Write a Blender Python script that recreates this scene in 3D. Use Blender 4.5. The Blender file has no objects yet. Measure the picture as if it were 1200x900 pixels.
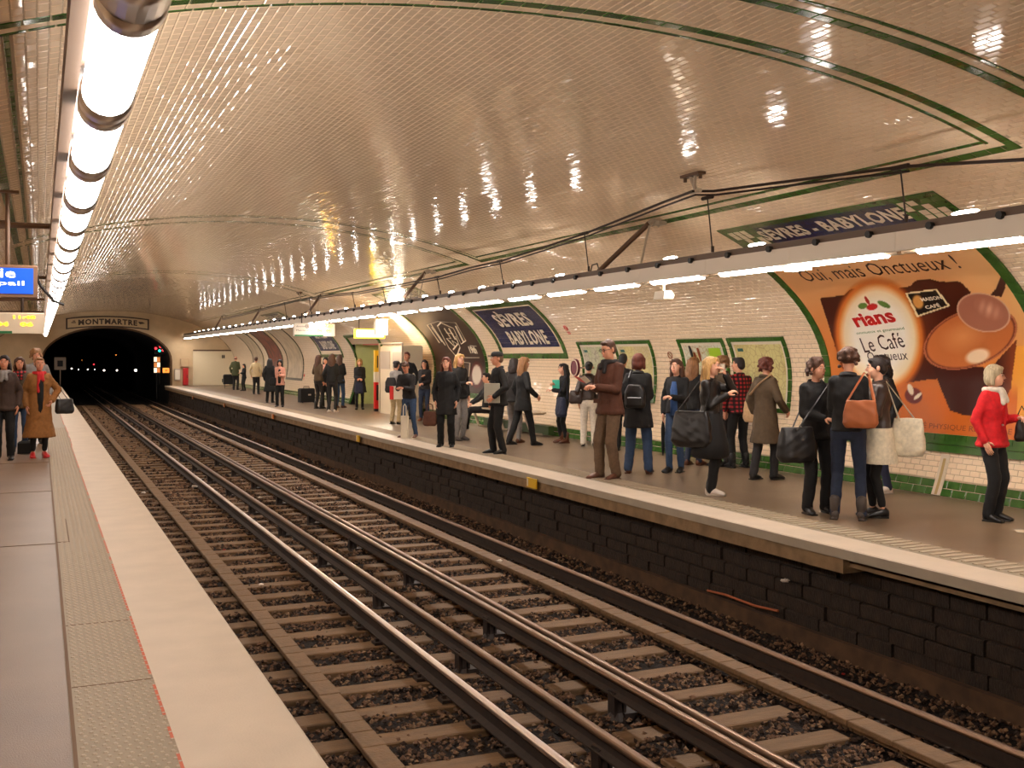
import bpy, bmesh, math, random
import numpy as np
from mathutils import Vector, Matrix
random.seed(7); rng = np.random.default_rng(7)
SC = bpy.context.scene
COL = SC.collection

# ------------------------------------------------------------------ camera, world, exposure
F = 1250.0; THETA = math.atan(553.0/F); SN, CS = math.sin(THETA), math.cos(THETA); EYE = 1.62
cam_d = bpy.data.cameras.new('camera'); cam = bpy.data.objects.new('camera', cam_d); COL.objects.link(cam)
cam.location = (0, 0, EYE); cam.rotation_euler = (math.pi/2, 0, -THETA)
cam_d.sensor_width = 36; cam_d.lens = 36*F/1200; cam_d.shift_y = -33/1200
cam_d.clip_start = .05; cam_d.clip_end = 400
SC.camera = cam
w = bpy.data.worlds.new('world'); SC.world = w; w.use_nodes = True
w.node_tree.nodes['Background'].inputs[0].default_value = (.02, .014, .01, 1)
w.node_tree.nodes['Background'].inputs[1].default_value = 0.3
SC.view_settings.view_transform = 'Standard'; SC.view_settings.look = 'None'
SC.view_settings.exposure = 0.30; SC.view_settings.gamma = 1
LAMP_COL = (1.0, .91, .84); LAMP_STR = 44.0
# (light comes from the fittings built below, plus a lamp added in the exit passage)

# ------------------------------------------------------------------ small maths
def proj(X, Y, Z):
    fw = X*SN + Y*CS; r = X*CS - Y*SN
    return 600 + F*r/fw, 417 - F*(Z-EYE)/fw
def ray(px, py):
    r = (px-600)/F; up = (417-py)/F
    return r*CS + SN, -r*SN + CS, up          # dX, dY, dZ per unit of forward distance
def at_z(px, py, z=0.0):
    dx, dy, dz = ray(px, py); t = (z-EYE)/dz; return dx*t, dy*t
def at_y(px, py, Y):
    dx, dy, dz = ray(px, py); t = Y/dy; return dx*t, EYE+dz*t
def at_x(px, py, X):
    dx, dy, dz = ray(px, py); t = X/dx; return dy*t, EYE+dz*t
# station cross-section (vault): from the foot of the right wall over the crown to the foot of the left wall
XC, AX, BZ, ZC, XW = 3.58, 6.2, 2.69, 1.30, 5.92
_p = []
for i in range(27):
    z = ZC*i/26; _p.append((XW+(AX-XW)*(1-((ZC-z)/ZC)**2), z))
for i in range(1, 300):
    a = math.pi/2*i/300; _p.append((AX*math.cos(a), ZC+BZ*math.sin(a)))
_p = np.array(_p + [(0, ZC+BZ)] + [(-x, z) for x, z in reversed(_p)])
_p[:, 0] += XC
_S = np.concatenate([[0], np.cumsum(np.hypot(*np.diff(_p, axis=0).T))])
S_END = _S[-1]
_t = np.gradient(_p, axis=0); _t /= np.hypot(_t[:, 0], _t[:, 1])[:, None]
_n = np.stack([-_t[:, 1], _t[:, 0]], 1)      # points into the station
def PS(s):
    s = np.asarray(s, float)
    return (np.interp(s, _S, _p[:, 0]), np.interp(s, _S, _p[:, 1]), np.interp(s, _S, _n[:, 0]), np.interp(s, _S, _n[:, 1]))
def VP(s, Y, off=0.0):
    x, z, nx, nz = PS(s); return (float(x+nx*off), float(Y), float(z+nz*off))
_half = len(_p)//2
def S_Z(z): return float(np.interp(z, _p[:_half, 1], _S[:_half]))
def S_X(x): return float(np.interp(-x, -_p[26:_half*2-26, 0], _S[26:_half*2-26]))
def pix_wall(px, py):                         # pixel -> (Y, s) on the right half of the vault
    dx, dy, dz = ray(px, py)
    best = None
    for i in range(_half):
        (x0, z0), (x1, z1) = _p[i], _p[i+1]
        ex, ez = x1-x0, z1-z0; den = dx*ez - dz*ex
        if abs(den) < 1e-12: continue
        t = (x0*ez - (z0-EYE)*ex)/den; u = (dx*(z0-EYE) - dz*x0)
        u = ((dx*t-x0)*ex + (EYE+dz*t-z0)*ez)/(ex*ex+ez*ez)
        if t > 0 and -1e-6 <= u <= 1+1e-6: best = (dy*t, float(_S[i]+u*(_S[i+1]-_S[i])))
    return best

# ------------------------------------------------------------------ materials
def lin(c):
    return tuple((v/12.92 if v <= .04045 else ((v+.055)/1.055)**2.4) for v in c)
def rgb(r, g, b): return lin((r/255, g/255, b/255)) + (1,)
_M = {}
def mat(name, col, rough=.6, metal=0, spec=.5, var=0, vscale=8, bump=0, bscale=60, col2=None, emit=0, coat=0, stretch=None):
    if name in _M: return _M[name]
    m = bpy.data.materials.new(name); m.use_nodes = True; nt = m.node_tree; b = nt.nodes['Principled BSDF']
    b.inputs['Base Color'].default_value = col; b.inputs['Roughness'].default_value = rough
    b.inputs['Metallic'].default_value = metal; b.inputs['Specular IOR Level'].default_value = spec
    if coat: b.inputs['Coat Weight'].default_value = coat; b.inputs['Coat Roughness'].default_value = .08
    if emit:
        b.inputs['Emission Color'].default_value = col; b.inputs['Emission Strength'].default_value = emit
    vec = None
    if var or bump:
        tc = nt.nodes.new('ShaderNodeTexCoord'); vec = tc.outputs['Object']
        if stretch:
            mp = nt.nodes.new('ShaderNodeMapping'); mp.inputs['Scale'].default_value = stretch
            nt.links.new(vec, mp.inputs[0]); vec = mp.outputs[0]
    if var:
        n = nt.nodes.new('ShaderNodeTexNoise'); n.inputs['Scale'].default_value = vscale; n.inputs['Detail'].default_value = 6
        nt.links.new(vec, n.inputs['Vector'])
        r = nt.nodes.new('ShaderNodeValToRGB'); r.color_ramp.elements[0].position = .3; r.color_ramp.elements[1].position = .7
        c2 = col2 or tuple(v*(1-var) for v in col[:3])+(1,)
        r.color_ramp.elements[0].color = c2; r.color_ramp.elements[1].color = col
        nt.links.new(n.outputs['Fac'], r.inputs[0]); nt.links.new(r.outputs[0], b.inputs['Base Color'])
    if bump:
        n = nt.nodes.new('ShaderNodeTexNoise'); n.inputs['Scale'].default_value = bscale; n.inputs['Detail'].default_value = 4
        nt.links.new(vec, n.inputs['Vector'])
        bp = nt.nodes.new('ShaderNodeBump'); bp.inputs['Strength'].default_value = bump; bp.inputs['Distance'].default_value = .02
        nt.links.new(n.outputs['Fac'], bp.inputs['Height']); nt.links.new(bp.outputs[0], b.inputs['Normal'])
    _M[name] = m; return m
def vcol_mat(name, rough=.35, emit=0):
    m = bpy.data.materials.new(name); m.use_nodes = True; nt = m.node_tree; b = nt.nodes['Principled BSDF']
    a = nt.nodes.new('ShaderNodeVertexColor'); a.layer_name = 'print'
    nt.links.new(a.outputs[0], b.inputs['Base Color']); b.inputs['Roughness'].default_value = rough
    return m

CREAM = mat('glazed_cream_tile', rgb(241, 217, 186), rough=.085, spec=.5)
GROUT = mat('grout', rgb(178, 156, 130), rough=.8)
GREEN = mat('glazed_green_tile', rgb(62, 104, 40), rough=.15, spec=.6, var=.35, vscale=9)
BLUE = mat('glazed_blue_tile', rgb(28, 38, 88), rough=.2, spec=.6, var=.3, vscale=14)
LETTER = mat('glazed_letter_cream', rgb(228, 212, 186), rough=.25)
STEEL = mat('brushed_steel', rgb(200, 190, 180), rough=.28, metal=1)
DKSTEEL = mat('dark_steel', rgb(58, 46, 40), rough=.5, metal=.6)
GREYMET = mat('grey_painted_metal', rgb(176, 160, 140), rough=.4)
WHITEMET = mat('white_painted_metal', rgb(226, 216, 200), rough=.4)
BLACK = mat('black_rubber', rgb(18, 16, 16), rough=.5)
TUBE = mat('lit_tube', LAMP_COL+(1,), emit=LAMP_STR)
TUBEL = mat('lit_opal_cylinder', LAMP_COL+(1,), emit=LAMP_STR*.38)
RAILTOP = mat('polished_rail_head', rgb(240, 225, 215), rough=.30, metal=1)
RAILTOP2 = mat('dull_rail_head', rgb(150, 124, 104), rough=.36, metal=1)
RAILSIDE = mat('rusty_rail', rgb(50, 34, 23), rough=.75, var=.4, vscale=20)
WOOD = mat('brown_sleeper_wood', rgb(126, 96, 64), rough=.65, var=.35, vscale=12, bump=.5, bscale=50, stretch=(.3, 2, 1))
PLANK = mat('brown_plank', rgb(128, 98, 66), rough=.6, var=.3, vscale=10, bump=.4, bscale=40)
BALLAST = mat('dirty_ballast', rgb(122, 90, 66), rough=.85, var=.6, vscale=14)
BED = mat('dark_trackbed', rgb(40, 27, 19), rough=.95, var=.6, vscale=30, bump=1, bscale=45)
SOOTSTONE = mat('sooty_stone', rgb(54, 38, 24), rough=.8, var=.6, vscale=5, bump=.8, bscale=25)
CONC = mat('worn_concrete', rgb(150, 122, 88), rough=.85, var=.4, vscale=6, bump=.4, bscale=30)
NOSE = mat('pale_edge_stone', rgb(204, 187, 166), rough=.55, var=.12, vscale=3, bump=.15, bscale=90)
NOSEFACE = mat('grey_edge_face', rgb(172, 160, 142), rough=.7, var=.15, vscale=5)
FLOORL = mat('worn_asphalt_left', rgb(126, 102, 82), rough=.42, var=.22, vscale=1.6, bump=.15, bscale=140)
FLOORR = mat('worn_asphalt_right', rgb(120, 101, 80), rough=.36, var=.28, vscale=1.4, bump=.12, bscale=140)
TACT = mat('grey_tactile_strip', rgb(150, 136, 114), rough=.6, var=.12, vscale=4)
PLASTER = mat('cream_plaster', rgb(206, 180, 142), rough=.6, var=.15, vscale=2)
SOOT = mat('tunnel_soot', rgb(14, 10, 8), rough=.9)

# ------------------------------------------------------------------ mesh builder
class G:
    def __init__(s): s.v = []; s.f = []; s.mi = []
    def add(s, v, f, mi=0):
        o = len(s.v); s.v += [tuple(p) for p in v]; s.f += [tuple(i+o for i in q) for q in f]; s.mi += [mi]*len(f); return s
    def box(s, c, d, rz=0, mi=0, ch=0):
        x, y, z = d[0]/2, d[1]/2, d[2]/2; cr, sr = math.cos(rz), math.sin(rz)
        def T(p): return (c[0]+p[0]*cr-p[1]*sr, c[1]+p[0]*sr+p[1]*cr, c[2]+p[2])
        if not ch:
            v = [T((a, b, e)) for e in (-z, z) for a, b in ((-x, -y), (x, -y), (x, y), (-x, y))]
            return s.add(v, [(3, 2, 1, 0), (4, 5, 6, 7), (0, 1, 5, 4), (1, 2, 6, 5), (2, 3, 7, 6), (3, 0, 4, 7)], mi)
        k = ch
        v = []
        for e, q in ((-z, 0), (z-k, 0), (z, k)):
            v += [T((a, b, e)) for a, b in ((-x+q, -y+q), (x-q, -y+q), (x-q, y-q), (-x+q, y-q))]
        f = [(3, 2, 1, 0), (8, 9, 10, 11)]
        for l in (0, 4):
            for i in range(4): j = (i+1) % 4; f.append((l+i, l+j, l+4+j, l+4+i))
        return s.add(v, f, mi)
    def ring(s, rings, closed=True, cap=True, mi=0):
        n = len(rings[0]); o = len(s.v)
        for r in rings: s.v += [tuple(p) for p in r]
        for k in range(len(rings)-1):
            for i in range(n if closed else n-1):
                j = (i+1) % n; a = o+k*n; s.f.append((a+i, a+j, a+n+j, a+n+i)); s.mi.append(mi)
        if cap:
            s.f.append(tuple(o+i for i in reversed(range(n)))); s.f.append(tuple(o+(len(rings)-1)*n+i for i in range(n))); s.mi += [mi]*2
        return s
    def tube(s, pts, r, n=8, mi=0, cap=True, flat=1.0):
        P = [Vector(p) for p in pts]; R = r if isinstance(r, (list, tuple)) else [r]*len(P); rings = []
        up = None
        for i, p in enumerate(P):
            d = (P[min(i+1, len(P)-1)] - P[max(i-1, 0)]).normalized()
            if up is None:
                up = Vector((0, 0, 1)) if abs(d.z) < .9 else Vector((1, 0, 0))
            a = d.cross(up).normalized(); b = a.cross(d).normalized(); up = b
            rings.append([p + a*(R[i]*math.cos(t)) + b*(R[i]*flat*math.sin(t)) for t in [2*math.pi*k/n for k in range(n)]])
        return s.ring(rings, cap=cap, mi=mi)
    def cap(s, p0, r0, p1, r1, n=10):            # tapered capsule, closed
        p0, p1 = Vector(p0), Vector(p1); d = (p1-p0); L = d.length or 1e-6; d = d/L
        pts = []; R = []
        for a in (-80, -50, -20): pts.append(p0 + d*r0*math.sin(math.radians(a))); R.append(r0*math.cos(math.radians(a)))
        for a in (20, 50, 80): pts.append(p1 + d*r1*math.sin(math.radians(a))); R.append(r1*math.cos(math.radians(a)))
        return s.tube(pts, R, n)
    def ell(s, c, r, rot=None, nu=14, nv=9, mi=0):
        R = rot or Matrix.Identity(3); c = Vector(c); rings = []
        for k in range(1, nv):
            a = math.pi*k/nv - math.pi/2
            rings.append([c + R @ Vector((r[0]*math.cos(a)*math.cos(t), r[1]*math.cos(a)*math.sin(t), r[2]*math.sin(a))) for t in [2*math.pi*i/nu for i in range(nu)]])
        return s.ring(rings, mi=mi)
    def loft(s, secs, n=18, mi=0, p=2.0):        # secs: (cx, cy, z, rx, ry)
        rings = []
        for cx, cy, z, rx, ry in secs:
            rr = []
            for i in range(n):
                t = 2*math.pi*i/n; c, q = math.cos(t), math.sin(t)
                rr.append((cx + rx*math.copysign(abs(c)**(2/p), c), cy + ry*math.copysign(abs(q)**(2/p), q), z))
            rings.append(rr)
        return s.ring(rings, mi=mi)
    def prism(s, poly, y0, y1, mi=0):            # polygon in x,z swept along y
        n = len(poly); v = [(x, y0, z) for x, z in poly]+[(x, y1, z) for x, z in poly]
        f = [tuple(range(n)), tuple(reversed(range(n, 2*n)))]+[(i, i+n, (i+1) % n+n, (i+1) % n) for i in range(n)]
        return s.add(v, f, mi)
    def obj(s, name, m, parent=None, smooth=False, loc=None):
        me = bpy.data.meshes.new(name); me.from_pydata(s.v, [], s.f)
        ms = m if isinstance(m, (list, tuple)) else [m]
        for x in ms: me.materials.append(x)
        if len(ms) > 1: me.polygons.foreach_set('material_index', s.mi)
        if smooth: me.polygons.foreach_set('use_smooth', [True]*len(s.f))
        o = bpy.data.objects.new(name, me); COL.objects.link(o)
        if parent: o.parent = parent
        if loc: o.location = loc
        return o
def fast_mesh(name, V, Fq, mats, mi=None, smooth=False):     # V (n,3), Fq (m,k)
    me = bpy.data.meshes.new(name); k = Fq.shape[1]
    me.vertices.add(len(V)); me.vertices.foreach_set('co', np.ascontiguousarray(V, np.float32).ravel())
    me.loops.add(Fq.size); me.loops.foreach_set('vertex_index', np.ascontiguousarray(Fq, np.int32).ravel())
    me.polygons.add(len(Fq)); me.polygons.foreach_set('loop_start', np.arange(0, Fq.size, k, dtype=np.int32))
    if mi is not None: me.polygons.foreach_set('material_index', np.ascontiguousarray(mi, np.int32))
    me.polygons.foreach_set('use_smooth', np.full(len(Fq), bool(smooth)))
    for m in mats: me.materials.append(m)
    me.update(calc_edges=True); me.validate(); return me
def link(name, me, parent=None):
    o = bpy.data.objects.new(name, me); COL.objects.link(o)
    if parent: o.parent = parent
    return o
def empty(name, loc=(0, 0, 0), rz=0, label=None, cat=None, group=None):
    o = bpy.data.objects.new(name, None); COL.objects.link(o); o.location = loc; o.rotation_euler = (0, 0, rz)
    o.empty_display_size = .1
    return tag(o, label, cat, group)
def tag(o, label=None, cat=None, group=None, kind=None):
    if label: o['label'] = label
    if cat: o['category'] = cat
    if group: o['group'] = group
    if kind: o['kind'] = kind
    return o
def struct(o): o['kind'] = 'structure'; return o
def dup(o, parent=None, label=None, group=None, loc=None):
    c = o.copy(); COL.objects.link(c)
    if parent: c.parent = parent
    if loc is not None: c.location = loc
    if label: c['label'] = label
    if group: c['group'] = group
    for ch in list(o.children):
        dup(ch, c)
    return c
def text_geo(txt, bold=0.0, sp=1.0, res=2):
    cu = bpy.data.curves.new('t', 'FONT'); cu.body = txt; cu.offset = bold; cu.resolution_u = res; cu.space_character = sp
    cu.align_x = 'LEFT'
    o = bpy.data.objects.new('t', cu); COL.objects.link(o)
    me = bpy.data.meshes.new_from_object(o); bpy.data.objects.remove(o); bpy.data.curves.remove(cu)
    v = np.array([p.co[:] for p in me.vertices]).reshape(-1, 3); f = [tuple(p.vertices) for p in me.polygons]
    bpy.data.meshes.remove(me)
    v[:, 0] -= v[:, 0].min(); return v, f
def text_flat(name, txt, w_, h_, T, m, parent, bold=.02, slices=0, sp=1.0):
    """letters fitted to a w_ x h_ box, each vertex sent through T(u, v)"""
    v, f = text_geo(txt, bold, sp); v[:, 0] *= w_/max(v[:, 0].max(), 1e-6); y0, y1 = v[:, 1].min(), v[:, 1].max()
    v[:, 1] = (v[:, 1]-y0)*h_/(y1-y0)
    if slices:
        bm = bmesh.new(); vs = [bm.verts.new(p) for p in v]
        for q in f:
            try: bm.faces.new([vs[i] for i in q])
            except ValueError: pass
        for k in range(1, slices):
            bmesh.ops.bisect_plane(bm, geom=bm.verts[:]+bm.edges[:]+bm.faces[:], plane_co=(0, h_*k/slices, 0), plane_no=(0, 1, 0))
        bm.verts.index_update(); v = [p.co[:] for p in bm.verts]; f = [tuple(x.index for x in q.verts) for q in bm.faces]; bm.free()
    g = G(); g.add([T(p[0], p[1]) for p in v], f); return g.obj(name, m, parent)
# ------------------------------------------------------------------ structure
Y0, Y1 = -9.0, 60.0
XL, XR = 1.034, 6.12             # platform edges
WLX, WRX = XC-XW, XC+XW          # feet of the walls
HOLE = (31.6, 34.9, 0.0, S_Z(2.25))   # exit passage in the right wall: Y0, Y1, s0, s1
def shell(name, s0, s1, m, hole=None, ds=.18, dy=1.5):
    ns = max(2, int((s1-s0)/ds)); S = np.linspace(s0, s1, ns+1)
    if hole: S = np.unique(np.concatenate([S, [hole[2], hole[3]]])); S = S[(S >= s0) & (S <= s1)]
    Ys = np.arange(Y0, Y1+.01, dy)
    if hole: Ys = np.unique(np.concatenate([Ys, [hole[0], hole[1]]]))
    x, z, nx, nz = PS(S); V = np.array([[x[i], y, z[i]] for y in Ys for i in range(len(S))]); n = len(S); Fq = []
    for j in range(len(Ys)-1):
        for i in range(n-1):
            if hole and Ys[j] >= hole[0]-1e-6 and Ys[j+1] <= hole[1]+1e-6 and S[i+1] <= hole[3]+1e-6 and S[i] >= hole[2]-1e-6: continue
            Fq.append((j*n+i, j*n+i+1, (j+1)*n+i+1, (j+1)*n+i))
    return struct(link(name, fast_mesh(name, V, np.array(Fq), [m], smooth=True)))
S_W = S_Z(2.0)
wall_r = shell('wall_right', 0, S_W, GROUT, HOLE)
ceil_o = shell('ceiling', S_W, S_END-S_W, GROUT)
wall_l = shell('wall_left', S_END-S_W, S_END, GROUT)

# tiles: every tile is real bevelled geometry
PIT, LEN = .068, .140
BX = 7.5; S_B = S_X(BX); S_Bm = S_X(2*XC-BX)         # lower edge of the green panel borders, right and left
panels = [(-6.8, 5.8), (6.5, 18.4), (19.1, 31.0), (31.7, 43.6), (44.3, 56.2)]
def tile_rows(s_a, s_b, y_a, y_b, skip):
    """centres (s, Y, ls, ly) of the cream tiles"""
    out = []
    r0 = int(math.ceil(s_a/PIT)); r1 = int(math.floor(s_b/PIT))
    for r in range(r0, r1):
        ys = np.arange(y_a + (LEN/2 if r % 2 else 0), y_b, LEN); s = (r+.5)*PIT
        for y in ys:
            out.append((s, y, PIT-.0045, LEN-.0045))
    a = np.array(out); a = a[~skip(a[:, 0], a[:, 1])]; return trim(a)
def trim(a):
    """cut the cream tiles back to the edges of the green borders"""
    s, y, ls, ly = a.T; s0, s1, y0, y1 = s-ls/2, s+ls/2, y-ly/2, y+ly/2; drop = np.zeros(len(s), bool)
    for pa, pb in panels:
        ins = (s > S_B-.05) & (s < S_Bm+.05)
        for p, q in ((pa-.052, pa+.197), (pb-.197, pb+.052)):
            drop |= ins & (y0 > p) & (y1 < q); k = ins & (y0 <= p) & (y1 > p); y1 = np.where(k, p-.002, y1); k = ins & (y0 < q) & (y1 >= q); y0 = np.where(k, q+.002, y0)
        ins = (y > pa-.05) & (y < pb+.05)
        for p, q in ((S_B-.052, S_B+.197), (S_Bm-.197, S_Bm+.052)):
            drop |= ins & (s0 > p) & (s1 < q); k = ins & (s0 <= p) & (s1 > p); s1 = np.where(k, p-.002, s1); k = ins & (s0 < q) & (s1 >= q); s0 = np.where(k, q+.002, s0)
    drop |= (s1-s0 < .014) | (y1-y0 < .014)
    return np.stack([(s0+s1)/2, (y0+y1)/2, s1-s0, y1-y0], 1)[~drop]
def in_hole(s, y): return (y > HOLE[0]-.08) & (y < HOLE[1]+.08) & (s < HOLE[3]+.04)
def tiles_mesh(name, A, m, h=.007, bev=.006, wob=.0004):
    n = len(A); s, y, ls, ly = A.T; sg = np.array([[-1, -1], [1, -1], [1, 1], [-1, 1]])
    V = np.zeros((n, 8, 3)); hh = h + rng.normal(0, wob, (n, 1)) ; tilt = rng.normal(0, wob, (n, 2))
    for k in range(4):
        for lvl in (0, 1):
            b = bev if lvl else 0
            ss = s + sg[k, 0]*(ls/2-b); yy = y + sg[k, 1]*(ly/2-b)
            x, z, nx, nz = PS(ss)
            off = (hh[:, 0] + tilt[:, 0]*sg[k, 0] + tilt[:, 1]*sg[k, 1]) if lvl else .001
            V[:, k+4*lvl] = np.stack([x+nx*off, yy, z+nz*off], 1)
    q = np.array([(7, 6, 5, 4), (0, 4, 5, 1), (1, 5, 6, 2), (2, 6, 7, 3), (3, 7, 4, 0)])
    Fq = (q[None]+8*np.arange(n)[:, None, None]).reshape(-1, 4)
    far = y > 34                                           # too far for the bevels to show: the top face only
    Fq = Fq.reshape(n, 5, 4); Fq = np.concatenate([Fq[~far].reshape(-1, 4), Fq[far][:, 0]])
    return fast_mesh(name, V.reshape(-1, 3), Fq, [m])
skip = in_hole
SK = S_Z(.18)                                          # top of the green skirting
TA = tile_rows(SK, S_END-SK, 2.0, Y1, skip)
# the 300 that show largest stand as objects, the rest as one mesh per surface
x_, z_, _, _ = PS(TA[:, 0]); fw_ = x_*SN+TA[:, 1]*CS; px_ = 600+F*(x_*CS-TA[:, 1]*SN)/fw_; py_ = 417-F*(z_-EYE)/fw_
full = (TA[:, 2] > PIT-.006) & (TA[:, 3] > LEN-.006)
vis = full & (px_ > 180) & (px_ < 1196) & (py_ > 4) & (TA[:, 0] > S_Z(2.0)) & ~((x_ > 7.8) & (x_ < 8.5))
score = np.where(vis, 1/fw_, 0); top = np.argsort(-score)[:300]; keep = np.ones(len(TA), bool); keep[top] = False
REST = TA[keep]
for nm, par, k in (('tile_field', ceil_o, (REST[:, 0] > S_W) & (REST[:, 0] < S_END-S_W)), ('tile_field', wall_r, REST[:, 0] <= S_W), ('tile_field', wall_l, REST[:, 0] >= S_END-S_W)):
    o = link(nm, tiles_mesh(nm, REST[k], CREAM), par); o['kind'] = 'stuff'
tg = G(); hx, hy, bv = (PIT-.0045)/2, (LEN-.0045)/2, .006
tv = [(a*hx, b*hy, .001) for a, b in ((-1, -1), (1, -1), (1, 1), (-1, 1))]+[(a*(hx-bv), b*(hy-bv), .007) for a, b in ((-1, -1), (1, -1), (1, 1), (-1, 1))]
tg.add(tv, [(4, 5, 6, 7), (0, 1, 5, 4), (1, 2, 6, 5), (2, 3, 7, 6), (3, 0, 4, 7)])
t0 = tg.obj('tile', CREAM, ceil_o); first = True
for i in top:
    s, y = TA[i, :2]; x, z, nx, nz = [float(q) for q in PS(s)]
    o = t0 if first else t0.copy()
    if not first: COL.objects.link(o)
    first = False
    ax = Vector((nz, 0, -nx)); zz = Vector((nx, 0, nz)); yy = zz.cross(ax)
    M = Matrix((ax, yy, zz)).transposed() @ Matrix.Rotation(random.gauss(0, .003), 3, 'X') @ Matrix.Rotation(random.gauss(0, .004), 3, 'Y')
    o.parent = ceil_o; o.matrix_local = Matrix.Translation((x, y, z)) @ M.to_4x4()
# green borders
GB = []
def arc_line(y, wid, sa, sb):
    n = int((sb-sa)/.155)
    for i in range(n): GB.append((sa+(i+.5)*(sb-sa)/n, y, (sb-sa)/n-.006, wid-.006))
def long_line(s, wid, ya, yb):
    n = int((yb-ya)/.157)
    for i in range(n): GB.append((s, ya+(i+.5)*(yb-ya)/n, wid-.006, (yb-ya)/n-.006))
CB = []
for a, b in panels:
    a2 = max(a, 2.0)
    for yb, sg in ((a, 1), (b, -1)):
        if yb < 2: continue
        arc_line(yb, .10, S_B-.05, S_Bm+.05); arc_line(yb+sg*.17, .045, S_B+.13, S_Bm-.13)
        sv, GB = GB, []; arc_line(yb+sg*.098, .09, S_B+.09, S_Bm-.09); CB += GB; GB = sv
    for sc_, sg in ((S_B, 1), (S_Bm, -1)):
        long_line(sc_, .10, a2-.05, b+.05); long_line(sc_+sg*.17, .045, a2+.15, b-.15)
        sv, GB = GB, []; long_line(sc_+sg*.098, .09, a2+.05, b-.05); CB += GB; GB = sv
o = link('green_border', tiles_mesh('green_border', np.array(GB), GREEN), ceil_o); o['kind'] = 'stuff'
o = link('cream_border', tiles_mesh('cream_border', np.array(CB), CREAM), ceil_o); o['kind'] = 'stuff'
# green skirting tiles at the feet of both walls
for par, lo, hi in ((wall_r, 0.0, SK), (wall_l, S_END-SK, S_END)):
    A = [(lo+(hi-lo)*(r+.5)/2, y, (hi-lo)/2-.006, .2-.006) for r in range(2) for y in np.arange(2+.1*r, Y1, .2) if not (par is wall_r and HOLE[0]-.1 < y < HOLE[1]+.1)]
    o = link('skirting', tiles_mesh('skirting', np.array(A), GREEN, h=.010), par); o['kind'] = 'stuff'
# a water-stained repair in the skirting and lower wall below the big poster
Yr, _ = at_x(1097, 560, WRX)

# exit passage behind the right wall
g = G(); hy0, hy1, _, _ = HOLE; zt = 2.25
GL = mat('passage_green_cream', rgb(206, 208, 140), rough=.3, var=.12, vscale=4)  # tile colour with the exit sign's yellow-green glow painted in
g.box((WRX+1.6, hy0-.05, 1.12), (2.8, .1, 2.26)); g.box((WRX+1.6, hy1+.05, 1.12), (2.8, .1, 2.26)); g.box((WRX+3.0, (hy0+hy1)/2, 1.12), (.1, hy1-hy0+.2, 2.26)); g.box((WRX+1.65, (hy0+hy1)/2, zt+.05), (3, hy1-hy0+.2, .1))
struct(g.obj('wall_passage', GL))
g = G(); g.box((WRX+1.5, (hy0+hy1)/2, -.06), (3.1, hy1-hy0+.2, .12)); struct(g.obj('floor_passage', FLOORR))

# platforms
def platform(name, x0, x1, m):
    g = G(); g.box(((x0+x1)/2, (Y0+Y1)/2, -.06), (abs(x1-x0), Y1-Y0, .12)); return struct(g.obj(name, m))
XTL0, XTL1 = .13, .546; XTR0, XTR1 = 6.55, 6.93
pl_l = platform('platform_left', WLX-.1, XL-.10, FLOORL); pl_r = platform('platform_right', XR+.10, WRX+.1, FLOORR)
def ragged(n, amp, seed):
    r = np.random.default_rng(seed); k = np.cumsum(r.normal(0, amp, n)); k -= np.linspace(k[0], k[-1], n); k += r.normal(0, amp*.4, n); return np.clip(k, -.03, .03)
def nosing(par, xe, xi, sg, m_top, m_face, seed):
    Ys = np.linspace(Y0, Y1, 420); rg = ragged(420, .006, seed); V = []; Fq = []; MI = []
    for y, r in zip(Ys, rg): V += [(xe, y, -.075), (xe, y, 0.006), (xe+sg*.012, y, .014), (xi+r, y, .014), (xi+r, y, -.02)]
    for j in range(419):
        for i in range(4): Fq.append((j*5+i, j*5+i+1, j*5+i+6, j*5+i+5)); MI.append(1 if i == 0 else 0)
    o = link('edge_slab', fast_mesh('edge_slab', np.array(V), np.array(Fq), [m_top, m_face], np.array(MI)), par); return o
nosing(pl_l, XL, XTL1, -1, NOSE, NOSE, 3); nosing(pl_r, XR, XTR0, 1, NOSE, NOSEFACE, 5)
RED = mat('faded_red_paint', rgb(190, 96, 66), rough=.7)
g = G(); Ys = np.linspace(Y0, Y1, 420); rg = ragged(420, .006, 3)
for i in range(419):
    if random.random() < .8:
        g.add([(XTL1+rg[i]-.014, Ys[i], .0125), (XTL1+rg[i], Ys[i], .0125), (XTL1+rg[i+1], Ys[i+1], .0125), (XTL1+rg[i+1]-.014, Ys[i+1], .0125)], [(0, 1, 2, 3)])
o = g.obj('paint_line', RED, pl_l)
# tactile strips
for par, x0, x1 in ((pl_l, XTL0, XTL1), (pl_r, XTR0, XTR1)):
    g = G(); g.box(((x0+x1)/2, (Y0+Y1)/2, .004), (x1-x0+.02, Y1-Y0, .008)); g.obj('tactile_strip', TACT, par)
def studs(par, xs, ys, r, h, m):
    P = np.array([(x+(j % 2)*r*1.0, y) for j, y in enumerate(ys) for x in xs]); n = len(P); a = np.arange(6)*math.pi/3
    V = np.zeros((n, 12, 3))
    for l, (rr, z) in enumerate(((r, .008), (r*.6, .008+h))):
        V[:, l*6:l*6+6, 0] = P[:, :1]+rr*np.cos(a); V[:, l*6:l*6+6, 1] = P[:, 1:]+rr*np.sin(a); V[:, l*6:l*6+6, 2] = z
    me = bpy.data.meshes.new('studs'); base = np.arange(n)*12
    q = np.array([(i, (i+1) % 6, 6+(i+1) % 6, 6+i) for i in range(6)]+[(6, 7, 8, 9), (6, 9, 10, 11)])
    Fq = (q[None]+base[:, None, None]).reshape(-1, 4)
    o = link('studs', fast_mesh('studs', V.reshape(-1, 3), Fq, [m]), par); o['kind'] = 'stuff'
STUD = mat('worn_stud', rgb(172, 156, 134), rough=.5)
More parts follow.
